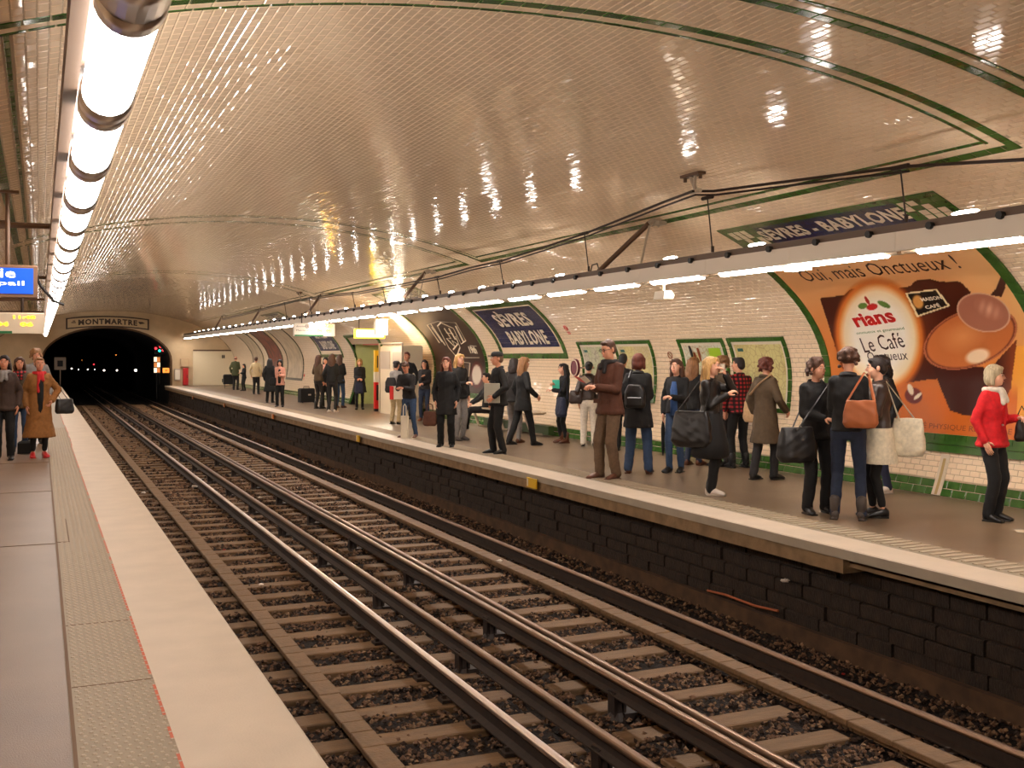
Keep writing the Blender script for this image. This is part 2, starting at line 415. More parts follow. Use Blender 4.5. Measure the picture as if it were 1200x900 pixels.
studs(pl_l, np.arange(XTL0+.03, XTL1-.05, .042), np.concatenate([np.arange(2.2, 14, .045), np.arange(14, 26, .06)]), .013, .005, STUD)
g = G()
for y in np.arange(4, 40, .11): g.box(((XTR0+XTR1)/2+.02, y, .011), (XTR1-XTR0-.06, .045, .008))
o = g.obj('ridges', STUD, pl_r); o['kind'] = 'stuff'
g = G(); g.box((XTL0-.0, (Y0+Y1)/2, .005), (.016, Y1-Y0, .011)); g.obj('joint', mat('dark_joint', rgb(110, 84, 62), rough=.8), pl_l)
g = G(); yj = at_z(50, 638)[1]
for y in (yj, yj+3.9, yj+7.7): g.box(((WLX+XTL0)/2, y, .0015), (XTL0-WLX, .012, .004))
g.box((XTL0+.10, yj+.7, .0095), (.008, 1.4, .004)); g.box((XTL0+.05, yj, .0095), (.11, .02, .004)); g.obj('joint', _M['dark_joint'], pl_l)
g = G()
for y in (3.35, 4.3, 5.6, 6.9): g.box(((XTL0+XTL1)/2, y, .0085), (XTL1-XTL0-.02, .008, .003))
g.obj('joint', _M['dark_joint'], pl_l)
g = G(); y, x = at_z(1190, 624)[1], at_z(1190, 624)[0]; g.add([(x, y-.02, .004), (x+.6, y-.5, .004), (x+.9, y-.2, .004), (x+.1, y+.1, .004)], [(0, 1, 2, 3)]); g.obj('paint_mark', mat('pale_floor_paint', rgb(206, 190, 166), rough=.6), pl_r)
# concrete beam and retaining walls beneath the platforms
Ybm = at_z(985, 672, -.2)[1]
g = G(); g.box((XR+.17, (Ybm+Y1)/2, -.14), (.28, Y1-Ybm, .13)); g.box((XR+.20, (Y0+Ybm)/2, -.115), (.20, Ybm-Y0, .08))
g.box((XL-.17, (Y0+Y1)/2, -.14), (.28, Y1-Y0, .13)); struct(g.obj('trim_1', CONC))
ZB = -1.06
def stone_wall(name, x, sg, y_front):
    g = G(); g.box((x+sg*.13, (Y0+Y1)/2, -.62), (.2, Y1-Y0, 1.05)); w_ = struct(g.obj(name, SOOTSTONE)); cnt = 0
    g = G(); rows = [(-.20, -.33), (-.33, -.47), (-.47, -.61), (-.61, -.74), (-.74, -.86)]
    L = []
    for k, (za, zb) in enumerate(rows):
        y = 2.0+.2*(k % 2)
        while y < Y1:
            l = random.uniform(.34, .52); L.append((y, l, za, zb)); y += l
    L.sort(key=lambda q: abs(q[0]-y_front))
    protos = []
    for i, (y, l, za, zb) in enumerate(L):
        d = random.uniform(.02, .05)
        if name == 'wall_track_right' and i < 300:
            k = random.randrange(6)
            if len(protos) < 6:
                gg = G(); gg.box((0, 0, 0), (.08, 1, .118), ch=.012); b = gg.obj('stone_block', SOOTSTONE, w_); protos.append(b)
            else: b = protos[k].copy(); COL.objects.link(b); b.parent = w_
            b.location = (x+.02-d+.05, y+l/2, (za+zb)/2); b.scale = (1, l-.018, 1)
            b.rotation_euler = (random.gauss(0, .004), 0, random.gauss(0, .01))
        else: g.box((x+sg*(.04)+sg*(-d+.03), y+l/2, (za+zb)/2), (.08, l-.02, abs(za-zb)-.016))
    o = g.obj('stone_courses', SOOTSTONE, w_); o['kind'] = 'stuff'; return w_
stone_wall('wall_track_right', 6.38, 1, 6.5); 
g = G(); g.box((XL-.25, (Y0+Y1)/2, -.62), (.2, Y1-Y0, 1.0)); struct(g.obj('wall_track_left', SOOTSTONE))
g = G(); g.box((6.36, (Y0+Y1)/2, -.93), (.10, Y1-Y0, .16)); struct(g.obj('trim_2', mat('mortar_footing', rgb(92, 66, 44), rough=.9, var=.5, vscale=6)))
g = G(); g.tube([(6.30, *at_x(q, r_, 6.30)) for q, r_ in ((829, 692), (850, 697), (885, 710), (912, 716))], .012, 6)
tag(g.obj('pipe', mat('orange_conduit', rgb(176, 92, 44), rough=.6)), 'short orange-brown pipe lying along the sooty wall beneath the right platform', 'pipe')

# end walls, portals, tunnels
ZPT = 3.08; PX0, PX1 = .12, 6.42
def arch_pts(n=24):
    c = (PX0+PX1)/2; a = (PX1-PX0)/2; zb = 1.35
    return [(PX1, ZB)] + [(c+a*math.cos(math.pi*i/n), zb+(ZPT-zb)*math.sin(math.pi*i/n)) for i in range(n+1)] + [(PX0, ZB)]
def end_wall(name, Y, m):
    A = arch_pts(); g = G(); out = []
    N = len(A)
    for i in range(N):
        s = S_END*i/(N-1); x, z, _, _ = PS(s); out.append((float(x), float(z)))
    out[0] = (WRX, ZB); out[-1] = (WLX, ZB)
    V = [(x, Y, z) for x, z in A]+[(x, Y, z) for x, z in out]
    g.add(V, [(i, i+1, N+i+1, N+i) for i in range(N-1)]); return struct(g.obj(name, m))
end_wall('wall_back', Y1, PLASTER)
g = G(); g.box((XC, Y0-.05, 1.5), (13, .1, 6)); struct(g.obj('wall_front', PLASTER))
g = G(); A = arch_pts()
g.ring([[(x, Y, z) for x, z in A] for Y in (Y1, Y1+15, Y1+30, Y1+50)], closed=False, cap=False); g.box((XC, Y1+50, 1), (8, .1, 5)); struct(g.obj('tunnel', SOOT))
# dark rim of the portal
g = G(); Ai = [(x+(.0), z) for x, z in A]
c = (PX0+PX1)/2
ro = [(c+(x-c)*1.03, z if z < 1.3 else 1.3+(z-1.3)*1.05) for x, z in A]
g.ring([[(x, Y1-.01, z) for x, z in A], [(x, Y1-.03, z) for x, z in A], [(x, Y1-.03, z) for x, z in ro], [(x, Y1-.01, z) for x, z in ro]], closed=False, cap=False)
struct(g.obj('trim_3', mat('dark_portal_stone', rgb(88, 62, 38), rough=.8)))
# ------------------------------------------------------------------ track
ZR = -.87; ZS = -1.05
g = G(); nx = 60; XA, XB = XL-.2, 6.45
Ys = np.concatenate([np.arange(1.5, 16, .12), np.arange(16, 60, .4), np.arange(60, 110, 3)]); Xs = np.linspace(XA, XB, 46)
XX, YY = np.meshgrid(Xs, Ys); ZZ = ZB-.03 + rng.normal(0, .008, XX.shape) + .07*np.clip((XX-5.75)/.6, 0, 1) + .02*np.sin(XX*5)*np.sin(YY*2.3)
V = np.stack([XX, YY, ZZ], -1).reshape(-1, 3); n = len(Xs); I = (np.arange(len(Ys)-1)[:, None]*n+np.arange(n-1)[None]).ravel()
bed = struct(link('trackbed', fast_mesh('trackbed', V, np.stack([I, I+1, I+n+1, I+n], 1), [BED])))
# loose stones
def stones(n, ya, yb, size, seed):
    r = np.random.default_rng(seed); x = r.uniform(XA+.1, XB-.05, n); u = r.uniform(0, 1, n); y = ya+(yb-ya)*u**1.6
    z = ZB+.012+.07*np.clip((x-5.75)/.6, 0, 1)+.02*np.sin(x*5)*np.sin(y*2.3)
    base = np.array([(1, 0, 0), (0, 1, 0), (-1, 0, 0), (0, -1, 0), (0, 0, 1), (0, 0, -1)], float)
    sz = r.uniform(.5, 1.35, (n, 1, 1))*size*(1+np.clip(y-10, 0, 30)[:, None, None]*.03)
    ok = (np.abs((y-2.35+.3) % .6-.3) > .12) | ((x > 3.42) & (x < 3.72)) | (x > 5.22) | (r.uniform(0, 1, n) < .04)
    x, y, z, sz = x[ok], y[ok], z[ok], sz[ok]; n = len(x); z -= .012
    V = base[None]*sz*r.uniform(.55, 1.25, (n, 6, 1)); a = r.uniform(0, 6.3, n); b = r.uniform(-.6, .6, n)
    V[..., 2] *= .75
    x2 = V[..., 0]*np.cos(b)[:, None]-V[..., 2]*np.sin(b)[:, None]; z2 = V[..., 0]*np.sin(b)[:, None]+V[..., 2]*np.cos(b)[:, None]
    x3 = x2*np.cos(a)[:, None]-V[..., 1]*np.sin(a)[:, None]; y3 = x2*np.sin(a)[:, None]+V[..., 1]*np.cos(a)[:, None]
    V = np.stack([x3+x[:, None], y3+y[:, None], z2+z[:, None]], -1).reshape(-1, 3)
    q = np.array([(0, 1, 4), (1, 2, 4), (2, 3, 4), (3, 0, 4), (1, 0, 5), (2, 1, 5), (3, 2, 5), (0, 3, 5)])
    return V, (q[None]+6*np.arange(n)[:, None, None]).reshape(-1, 3)
V1, F1 = stones(54000, 2.6, 24, .024, 5); V2, F2 = stones(7000, 20, 58, .035, 6)
BAL2 = mat('pale_ballast', rgb(150, 118, 88), rough=.85, var=.5, vscale=20)
BAL3 = mat('dark_ballast', rgb(56, 38, 26), rough=.9, var=.5, vscale=20)
FA = np.concatenate([F1, F2+len(V1)]); mi = np.repeat(rng.choice([0, 0, 0, 1, 2, 2], len(FA)//8), 8)
o = link('ballast', fast_mesh('ballast', np.concatenate([V1, V2]), FA, [BALLAST, BAL2, BAL3], mi)); tag(o, 'loose brown crushed stone lying between the sleepers of both tracks', 'ballast', kind='stuff')
# rails
def rail_profile(x, zt, hw=.033, h=.155, foot=.065):
    return [(x-foot, zt-h), (x-foot, zt-h+.012), (x-.012, zt-h+.03), (x-.012, zt-.045), (x-hw, zt-.034), (x-hw, zt-.02), (x-hw*.88, zt-.010), (x-hw*.55, zt-.003), (x, zt), (x+hw*.55, zt-.003), (x+hw*.88, zt-.010), (x+hw, zt-.02), (x+hw, zt-.034), (x+.012, zt-.045), (x+.012, zt-h+.03), (x+foot, zt-h+.012), (x+foot, zt-h)]
def rail(name, parent, x, zt, mt, **k):
    P = rail_profile(x, zt, **k); g = G(); n = len(P)
    g.prism(P, 1.0, 108)
    mi = [0, 0]+[1 if 4 <= i <= 11 else 0 for i in range(n)]
    g.mi = mi; return g.obj(name, [RAILSIDE, mt], parent)
R_L0, R_L1, R_R0, R_R1 = 1.47, 2.95, 4.20, 5.65
def track(label, xa, xb, x0, x1, mtA, mtB):
    t = empty('railway_track', ((xa+xb)/2, 1, ZS-.1), 0, label, 'railway track'); ox, oy, oz = t.location
    ob = rail('rail', t, xa-ox, ZR-oz, mtA); ob.location.y = -oy; ob2 = rail('rail', t, xb-ox, ZR-oz, mtB); ob2.location.y = -oy
    protos = []
    for i in range(100):
        y = 2.35+.6*i
        if i < 5:
            gg = G(); gg.box((0, 0, 0), (x1-x0+random.uniform(-.05, .05), random.uniform(.20, .235), .11), ch=.008); s = gg.obj('sleeper', WOOD, t); protos.append(s)
        else: s = protos[random.randrange(5)].copy(); COL.objects.link(s); s.parent = t
        s.location = ((x0+x1)/2-ox+random.uniform(-.02, .02), y-oy+random.uniform(-.02, .02), ZS-.055-oz+random.uniform(-.004, .004)); s.rotation_euler = (0, random.gauss(0, .004), random.gauss(0, .008))
    # rail chairs, four to a sleeper: small cast plates with bolts
    g = G()
    for i in range(100):
        y = 2.35+.6*i-oy
        for x in (xa, xb):
            for sg in (-1, 1):
                g.box((x-ox+sg*.095, y, ZS+.012-oz), (.07, .12, .024)); g.box((x-ox+sg*.095, y, ZS+.035-oz), (.03, .03, .03))
    o = g.obj('rail_chairs', RAILSIDE, t); o['kind'] = 'stuff'; return t
tl = track('left railway track with one bright polished rail, along the near platform', R_L0, R_L1, 1.12, 3.38, RAILTOP2, RAILTOP)
tr = track('right railway track with dull rails, along the far platform wall', R_R0, R_R1, 3.74, 5.18, RAILTOP2, RAILTOP2)
# current rails on insulators
INS = mat('dark_insulator', rgb(42, 30, 24), rough=.6)
def third(x, label, ys):
    t = empty('current_rail', (x, 1, ZS), 0, label, 'rail'); o = rail('rail', t, 0, -.765-ZS, RAILTOP2, hw=.036, h=.13, foot=.06); o.location.y = -1
    base = None
    for y in ys:
        if base is None:
            g = G(); g.loft([(0, 0, -.10, .09, .10), (0, 0, -.02, .08, .09), (0, 0, .03, .05, .05), (0, 0, .155, .04, .045)], 10)
            g.box((.04, 0, .08), (.02, .10, .20)); g.box((-.04, 0, .08), (.02, .10, .20)); g.box((.075, 0, 0), (.10, .16, .06)); base = g.obj('insulator', INS, t); b = base
        else: b = base.copy(); COL.objects.link(b); b.parent = t
        b.location = (0, y-1, 0)
    return t
def yr(px, py, x): return at_x(px, py, x)[0]
third(3.27, 'raised dull current rail on insulators, just right of the bright polished rail', [yr(705, 870, 3.27)+2.45*k for k in range(-1, 22)])
third(3.92, 'raised dark current rail on insulators, close beside the left rail of the far track', [yr(723, 822, 3.92)+2.45*k for k in range(-1, 22)])
# plank walkways of short boards lying along each track
def planks(x, wd, label, seed):
    r = random.Random(seed); t = empty('plank_run', (x, 2, ZS), 0, label, 'plank run'); y = 2.2; n = 0; protos = []
    while y < 59:
        l = r.choice([.22, .30, .36, .44])
        if n > 0 and y > 20: l = .5
        key = l
        b = next((p for k, p in protos if k == key), None)
        if b is None:
            g = G(); g.box((0, 0, .07), (wd, l-.012, .04), ch=.005); g.box((0, 0, .025), (wd*.4, l-.012, .05)); b = g.obj('plank', PLANK, t); protos.append((key, b))
        else: b = b.copy(); COL.objects.link(b); b.parent = t
        b.location = (r.uniform(-.004, .004), y+l/2-2, r.uniform(0, .004)); b.rotation_euler = (0, 0, r.gauss(0, .006)); y += l; n += 1
planks(2.02, .165, 'line of short brown boards laid lengthways over the left track sleepers', 4)
planks(5.31, .175, 'line of short brown boards laid lengthways beside the far right rail', 9)
# litter on the track
LIT = mat('white_litter', rgb(230, 218, 205), rough=.7); LITR = mat('red_litter', rgb(190, 40, 30), rough=.6)
for i, (px, py, s, m, lab) in enumerate(((228, 570, .10, LIT, 'crumpled white paper scrap beside the bright rail, half way along'), (168, 577, .07, LIT, 'white scrap of paper on dark ballast close to the near platform'), (306, 685, .05, LIT, 'small pale litter scrap near the left platform edge sleepers'),
        (263, 644, .03, LITR, 'tiny red scrap of litter between sleepers of the left track'), (988, 788, .03, LITR, 'tiny red scrap on ballast below the sooty wall'), (585, 657, .07, LIT, 'white scrap of paper lying on the far plank run'), (305, 583, .08, LIT, 'pale litter under the raised current rail in mid distance'), (921, 680, .07, LIT, 'pale scrap stuck on the sooty platform wall'))):
    z = -1.0
    if i == 5: z = -.95
    X, Y = at_z(px, py, z)
    if i == 7: Y, z = at_x(px, py, 6.33); X = 6.33
    if i == 4: X, Y = 6.05, at_x(px, py, 6.05)[0]
    g = G(); g.ell((0, 0, 0), (s*.6, s*.5, s*.22), nu=7, nv=5)
    g.v = [(a+random.uniform(-.2, .2)*s, b+random.uniform(-.2, .2)*s, c+random.uniform(-.1, .1)*s) for a, b, c in g.v]
    tag(g.obj('litter', m, loc=(X, Y, z)), lab, 'litter')
# yellow and orange plates on the edge of the far platform
YEL = mat('yellow_enamel', rgb(226, 180, 40), rough=.4); ORG = mat('orange_enamel', rgb(196, 112, 40), rough=.4)
for px, py, wd, m, lab in ((624, 566, .30, YEL, 'yellow plate on the edge of far platform, the largest and nearest'), (420, 514, .22, YEL, 'small yellow plate on the platform edge below the carrier-bag man'), (320, 488, .24, ORG, 'small orange plate on the far platform edge below the pink-coated woman'), (263, 475, .24, ORG, 'tiny orange plate on the platform edge, second from the tunnel'), (226, 466, .24, ORG, 'tiny orange plate on the platform edge nearest the tunnel')):
    Y, z = at_x(px, py, XR-.02); g = G(); g.box((0, 0, 0), (.02, wd, .13)); g.box((-.012, wd*.38, 0), (.006, wd*.12, .10), mi=1); g.box((.02, 0, .02), (.03, wd*.6, .05))
    tag(g.obj('edge_plate', [m, WHITEMET], loc=(XR-.03, Y, z)), lab, 'plate')

# ------------------------------------------------------------------ luminaires, left: big opal cylinders in steel
XTL, ZT = .25, EYE+1.07
def ordi(i, words): return words[min(i, len(words)-1)]
base = None; LW = ['nearest', 'second', 'third', 'fourth', 'fifth', 'sixth', 'seventh', 'eighth']
for i in range(-6, 37):
    y = 3.42+1.48*i - (.28 if i < 0 else 0)
    if base is None:
        t = empty('tube_lamp', (XTL, y, ZT), 0, 'x', 'lamp', 'lamps of the line over the left platform')
        g = G(); g.tube([(0, 0, 0), (0, 1.2, 0)], .098, 20); g.obj('diffuser', TUBEL, t, smooth=False)
        for ya_, yb_ in ((-.14, -.002), (1.202, 1.34)):
            g = G(); g.tube([(0, ya_, 0), (0, yb_, 0)], .108, 24); g.obj('steel_band', STEEL, t, smooth=True)
        g = G(); g.prism([(-.165, .0), (-.112, .0), (-.112, .105), (.02, .105), (.02, .13), (-.165, .13)], -.14, 1.34)
        g.obj('housing', mat('tan_housing', rgb(112, 92, 76), rough=.5), t)
        g = G(); g.tube([(-.10, 0, .14), (-.10, 0, .22), (-.02, 0, .25)], .008, 6); g.obj('clip', DKSTEEL, t); base = t
        base['label'] = 'out of frame'
    else: t = dup(base, loc=(XTL, y, ZT))
    if i == 0:
        g = G(); g.tube([(0, -.52, 0), (0, -.14, 0)], .106, 24); g.obj('steel_band', STEEL, t, smooth=True)
    if 0 <= i < 8: t['label'] = 'lit opal cylinder lamp over the left platform, %s from the picture top' % (LW[i],) if i else 'lit opal cylinder lamp over the left platform, nearest, at the picture top'
    elif i < 0: t['label'] = 'lit opal cylinder lamp of the same line, behind the viewpoint'
    else: t['label'] = 'lit opal cylinder lamp far down the left line, towards the tunnel mouth'
# ------------------------------------------------------------------ luminaires, right
XTR, ZTR = 7.12, EYE+.955
base = None
RW = ['at the right picture edge', 'above the poster headline', 'left of the poster headline', 'above the paired maps', 'above the leftmost maps', 'right above the blue name sign', 'left above the blue name sign', 'above the crest poster']
for i in range(-9, 36):
    y = 6.05+1.494*i
    if base is None:
        t = empty('strip_lamp', (XTR, y, ZTR), 0, 'x', 'lamp', 'lamps of the line over the right platform')
        g = G(); g.tube([(0, .03, 0), (0, 1.12, 0)], .055, 14); g.obj('tube', TUBE, t)
        g = G(); g.prism([(-.085, .16), (-.085, -.01), (-.075, -.018), (-.075, .15), (.075, .15), (.075, -.018), (.085, -.01), (.085, .16)], -.16, 1.33); g.obj('reflector', WHITEMET, t)
        for yh in (-.06, 1.21):
            g = G(); g.box((0, yh, 0), (.09, .17, .07)); g.obj('lamp_holder', GREYMET, t)
        base = t
    else: t = dup(base, loc=(XTR, y, ZTR))
    if 0 <= i < 8: t['label'] = 'lit fluorescent strip lamp over the right platform, ' + RW[i]
    elif i < 0: t['label'] = 'lit fluorescent strip lamp of the right line, outside the picture'
    else: t['label'] = 'lit fluorescent strip lamp far down the right line, towards the tunnel mouth'
# dark cable tray above with knobs; small up-lights on it
t = empty('cable_tray', (XTR, 0, EYE+1.14), 0, 'long dark metal cable tray with knobs hanging over the right platform lamps', 'cable tray')
g = G(); g.prism([(-.07, -.045), (.07, -.045), (.07, .045), (.06, .045), (.06, -.03), (-.06, -.03), (-.06, .045), (-.07, .045)], Y0, Y1-.5); g.obj('channel', mat('brown_grey_tray', rgb(96, 76, 60), rough=.5), t)
g = G(); yk = []
for y in np.arange(4, 58, .74): g.tube([(-.072, y, -.015), (-.12, y, -.015)], .034, 8)
o = g.obj('knobs', BLACK, t); o['kind'] = 'stuff'
t2 = empty('cable_tray', (XTL, 0, ZT+.2), 0, 'pale steel tray running above the left platform lamps', 'cable tray')
g = G(); g.box((-.06, (Y0+Y1)/2, 0), (.07, Y1-Y0-1, .04)); g.obj('channel', GREYMET, t2)
base = None
for k, y in enumerate([6.63, 9.47, 11.2, 14.24]+[15.8+1.51*i for i in range(27)]):
    if base is None:
        u = empty('tray_light', (XTR, y, EYE+1.19), 0, 'x', 'lamp', 'small lights on the cable tray')
        g = G(); g.ell((-.04, 0, .012), (.026, .15, .018), nu=10, nv=6); g.obj('lens', TUBE, u); g = G(); g.box((-.01, 0, -.012), (.1, .44, .02)); g.obj('socket', DKSTEEL, u); base = u
    else: u = dup(base, loc=(XTR, y, EYE+1.19))
    u['label'] = ['small lit light on the cable tray, right end of the ceiling name panel', 'small lit light on the cable tray, left end of the ceiling name panel', 'small lit light on the tray above the paired maps', 'small lit light on the tray just left of the long strut', 'small lit light on the tray right above the blue name sign'][k] if k < 5 else 'small lit light on the far part of the cable tray'

# struts, messenger cable, rods, vault brackets (right)
IRON = mat('brown_iron', rgb(100, 74, 54), rough=.5, metal=.3)
base = None
for k, y in enumerate((4.1, 13.1, 22.0, 31.0, 40.0, 49.0)):
    if base is None:
        u = empty('strut', (XTR, y, EYE+1.18), 0, 'x', 'strut', 'struts of the right tray')
        sx = S_X(7.45); wx, _, wz = VP(sx, 0, .02); dx, dz = wx-XTR, wz-EYE-1.18
        g = G(); g.tube([(0, 0, 0), (dx-.12, -1.0, dz-.02)], .035, 8); g.obj('arm', IRON, u)
        g = G(); g.tube([(dx-.12, -1.0, dz-.03), (dx-.05, -1.02, dz+.02), (dx+.02, -1.06, dz-.04)], .045, 8); g.box((dx+.0, -1.06, dz-.02), (.12, .18, .05)); g.obj('bracket', GREYMET, u)
        g = G(); g.tube([(0.03, -1.08, 0), (dx*.5, -1.08, dz-.06)], .014, 6); g.obj('rod', GREYMET, u)
        g = G(); g.tube([(0, .25, .0), (0, .20, .10), (0, .05, .11), (0, 0, .02)], .010, 6); g.obj('cable_loop', BLACK, u); base = u
    else: u = dup(base, loc=(XTR, y, EYE+1.18))
    u['label'] = ['diagonal iron strut outside the picture', 'longest diagonal iron strut from tray to vault, above the maps', 'diagonal iron strut above the crest poster', 'diagonal iron strut above the train indicator', 'small diagonal iron strut, second from the end wall on the right', 'smallest diagonal iron strut, nearest the end wall on the right'][k]
base = None
for k, y in enumerate((4.05, 11.4, 18.8, 26.2, 33.6, 41)):
    if base is None:
        u = empty('strut', (XTL, y, ZT+.2), 0, 'x', 'strut', 'struts of the left line')
        wx, _, wz = VP(S_X(-1.5), 0, .02); dx, dz = wx-XTL, wz-ZT-.2
        g = G(); g.tube([(-.08, 0, 0), (dx, -.5, dz)], .028, 8); g.tube([(-.08+dx*.25, -.125, dz*.25), (dx, -.5, dz)], .04, 8); g.obj('arm', IRON, u)
        g = G(); g.box((dx, -.5, dz), (.2, .2, .05)); g.obj('bracket', GREYMET, u); base = u
    else: u = dup(base, loc=(XTL, y, ZT+.2))
    u['label'] = ['nearest diagonal strut at the top left corner, joining lamp line and vault', 'second diagonal strut on the left, above the blue exit sign', 'third diagonal strut on the left, between blue sign and train indicator', 'fourth diagonal strut on the left, behind the train indicator', 'fifth diagonal strut of the left line, small and far', 'farthest diagonal strut of the left line, towards the tunnel'][k]
cab = []
XCB = 7.05
XCP = {812: 6.6, 836: 6.82, 780: 6.78, 735: 6.92, 935: 6.95}
for px, py, _k in ((1260, 175, 0), (1200, 187, 0), (1062, 195, 0), (935, 211, 0), (836, 224, 0), (812, 224, 0), (780, 236, 0), (735, 254, 0), (690, 272, 0), (640, 289, 0), (590, 305, 0), (550, 314, 0), (516, 324, 0), (470, 333, 0), (416, 343, 0), (390, 345, 0), (345, 352, 0), (300, 364, 0), (260, 374, 0)):
    xc_ = XCP.get(px, XCB); Y, z = at_x(px, py, xc_); z = min(z, VP(S_X(xc_), 0)[2]-.03); cab.append((xc_, Y, z))
cab.insert(0, (XCB, 1, cab[0][2]+.1))
cb = empty('support_cable', (XTR, 10, 3.4), 0, 'twin black support cable sagging between vault brackets above the right tray', 'cable')
g = G(); g.tube([(p[0]-XTR, p[1]-10, p[2]-3.4) for p in cab], .016, 6); g.tube([(p[0]-XTR+.03, p[1]-10, p[2]-3.44) for p in cab[3:]], .012, 6); g.obj('cable', DKSTEEL, cb)
base = None
for px in (1062, 835, 690, 590, 516, 452, 416, 365, 336):
    Y = 1250*XTR/(CS*(px-47)) - 0; Y = (Y-XTR*SN)/CS
    zc = float(np.interp(Y, [p[1] for p in cab], [p[2] for p in cab])); g = G(); g.tube([(0, Y-10, EYE+1.2-3.4), (XCB-XTR, Y-10, zc-3.4)], .008, 6); g.tube([(0, Y-10, EYE+1.2-3.4), (0, Y-10, EYE+1.27-3.4)], .018, 6); g.tube([(XCB-XTR, Y-10.1, zc-3.4), (XCB-XTR, Y-9.9, zc-3.4)], .024, 6); g.obj('hanger_rod', DKSTEEL, cb)
for px, py, lab in ((812, 190, 'iron hanger bolted to the vault above the nearest strut, holding the cable'), (351, 335, 'small iron hanger on the far vault above the train indicator')):
    xh = 6.6 if px == 812 else XCB; Y = (1250*xh/(CS*(px-47))-xh*SN)/CS; zc = float(np.interp(Y, [p[1] for p in cab], [p[2] for p in cab]))
    x, _, z = VP(S_X(xh), Y, .01); h = z-zc
    u = empty('vault_hanger', (x, Y, zc), 0, lab, 'hanger')
    g = G(); g.box((0, 0, h-.02), (.10, .36, .03)); g.tube([(0, -.15, h-.03), (0, -.15, h-.08)], .02, 6); g.tube([(0, .15, h-.03), (0, .15, h-.08)], .02, 6); g.obj('plate', IRON, u)
    g = G(); g.tube([(0, -.05, h-.02), (0.02, -.01, .06)], .018, 6); g.tube([(0, .05, h-.02), (0.02, .01, .06)], .018, 6); g.tube([(0.02, 0, .09), (.04, 0, -.02)], .022, 6); g.tube([(.04, -.09, 0), (.04, .09, 0)], .025, 6); g.obj('clamp', GREYMET, u)
# loudspeaker / camera under the strip
Y, z = at_x(778, 346, XTR); u = empty('loudspeaker', (XTR, Y, z), 0, 'small white loudspeaker hanging below the right lamp strip above the maps', 'loudspeaker')
g = G(); g.prism([(-.08, -.05), (.06, -.05), (.08, .0), (.04, .05), (-.06, .05)], -.12, .12); g.obj('body', WHITEMET, u)
g = G(); g.tube([(0, 0, .05), (0, 0, .17)], .014, 6); g.box((0, 0, .16), (.05, .08, .02)); g.obj('stem', GREYMET, u)
for px, py in ((935, 310), (556, 354)):
    Y, z = at_x(px, py, XTR-.02); u = empty('emergency_light', (XTR-.02, Y, z), 0, 'small boxy white emergency light on the strip, %s' % ('left of the poster headline' if px > 900 else 'left of the blue name sign'), 'lamp')
    g = G(); g.box((0, 0, -.03), (.10, .30, .06), ch=.02); g.obj('lens', TUBE, u); g = G(); g.box((0, 0, .02), (.12, .34, .04)); g.obj('case', WHITEMET, u)
# bright exit projector and lit exit box
Y, z = at_x(447, 383, 8.6); u = empty('projector', (8.6, Y, z), 0, 'glaring white projector lamp beside the lit exit sign', 'lamp')
PJ = mat('lit_projector', (1, .86, .66, 1), emit=160)
g = G(); g.ell((0, -.10, 0), (.14, .05, .20)); g.obj('lens', PJ, u); g = G(); g.box((0, .05, 0), (.34, .2, .46), ch=.03); g.tube([(0, .05, .2), (0, .05, .62)], .02, 6); g.obj('case', GREYMET, u)
Y, z = at_x(433, 391, 8.45); u = empty('exit_sign', (8.45, Y, z), 0, 'lit white box sign with yellow rim over the exit passage', 'sign')
g = G(); g.box((0, 0, 0), (.85, .14, .26)); g.obj('case', mat('yellow_sign_rim', rgb(230, 190, 30), emit=6.0), u)
g = G(); g.box((0, -.075, 0), (.78, .01, .19)); g.obj('face', mat('lit_white_face', (1, .93, .82, 1), emit=3), u); g = G(); g.tube([(-.3, 0, .12), (-.3, 0, .6)], .012, 6); g.tube([(.3, 0, .12), (.3, 0, .55)], .012, 6); g.obj('hanger', DKSTEEL, u)

u = empty('strip_lamp', (WRX+.9, (HOLE[0]+HOLE[1])/2, 2.17), 0, 'small lit lamp added under the ceiling to brighten the exit passage', 'lamp', None)  # added lamp, brightens the passage walls
g = G(); g.tube([(0, -.5, 0), (0, .5, 0)], .03, 10); g.obj('tube', mat('passage_fill_tube', LAMP_COL+(1,), emit=26), u); g = G(); g.box((0, 0, .05), (.12, 1.1, .04)); g.obj('reflector', WHITEMET, u)
# ------------------------------------------------------------------ enamel and paper on the vault
def wall_sheet(name, ya, yb, s0, s1, off, m, parent, nu=6, nv=24):
    """sheet from Y=ya (left as read) to Y=yb (right), following the vault"""
    V = [VP(s0+(s1-s0)*j/nv, ya+(yb-ya)*i/nu, off) for j in range(nv+1) for i in range(nu+1)]
    Fq = [(j*(nu+1)+i, j*(nu+1)+i+1, (j+1)*(nu+1)+i+1, (j+1)*(nu+1)+i) for j in range(nv) for i in range(nu)]
    g = G(); g.add(V, Fq); return g.obj(name, m, parent, smooth=True)
def wall_slab(g, ya, yb, s0, s1, off0, off1, nv=None, mi=0):
    """a slab standing proud of the vault between two offsets"""
    nv = nv or max(1, int(abs(s1-s0)/.12)); rings = []
    for j in range(nv+1):
        s = s0+(s1-s0)*j/nv
        rings.append([VP(s, ya, off0), VP(s, yb, off0), VP(s, yb, off1), VP(s, ya, off1)])
    g.ring(rings, mi=mi)
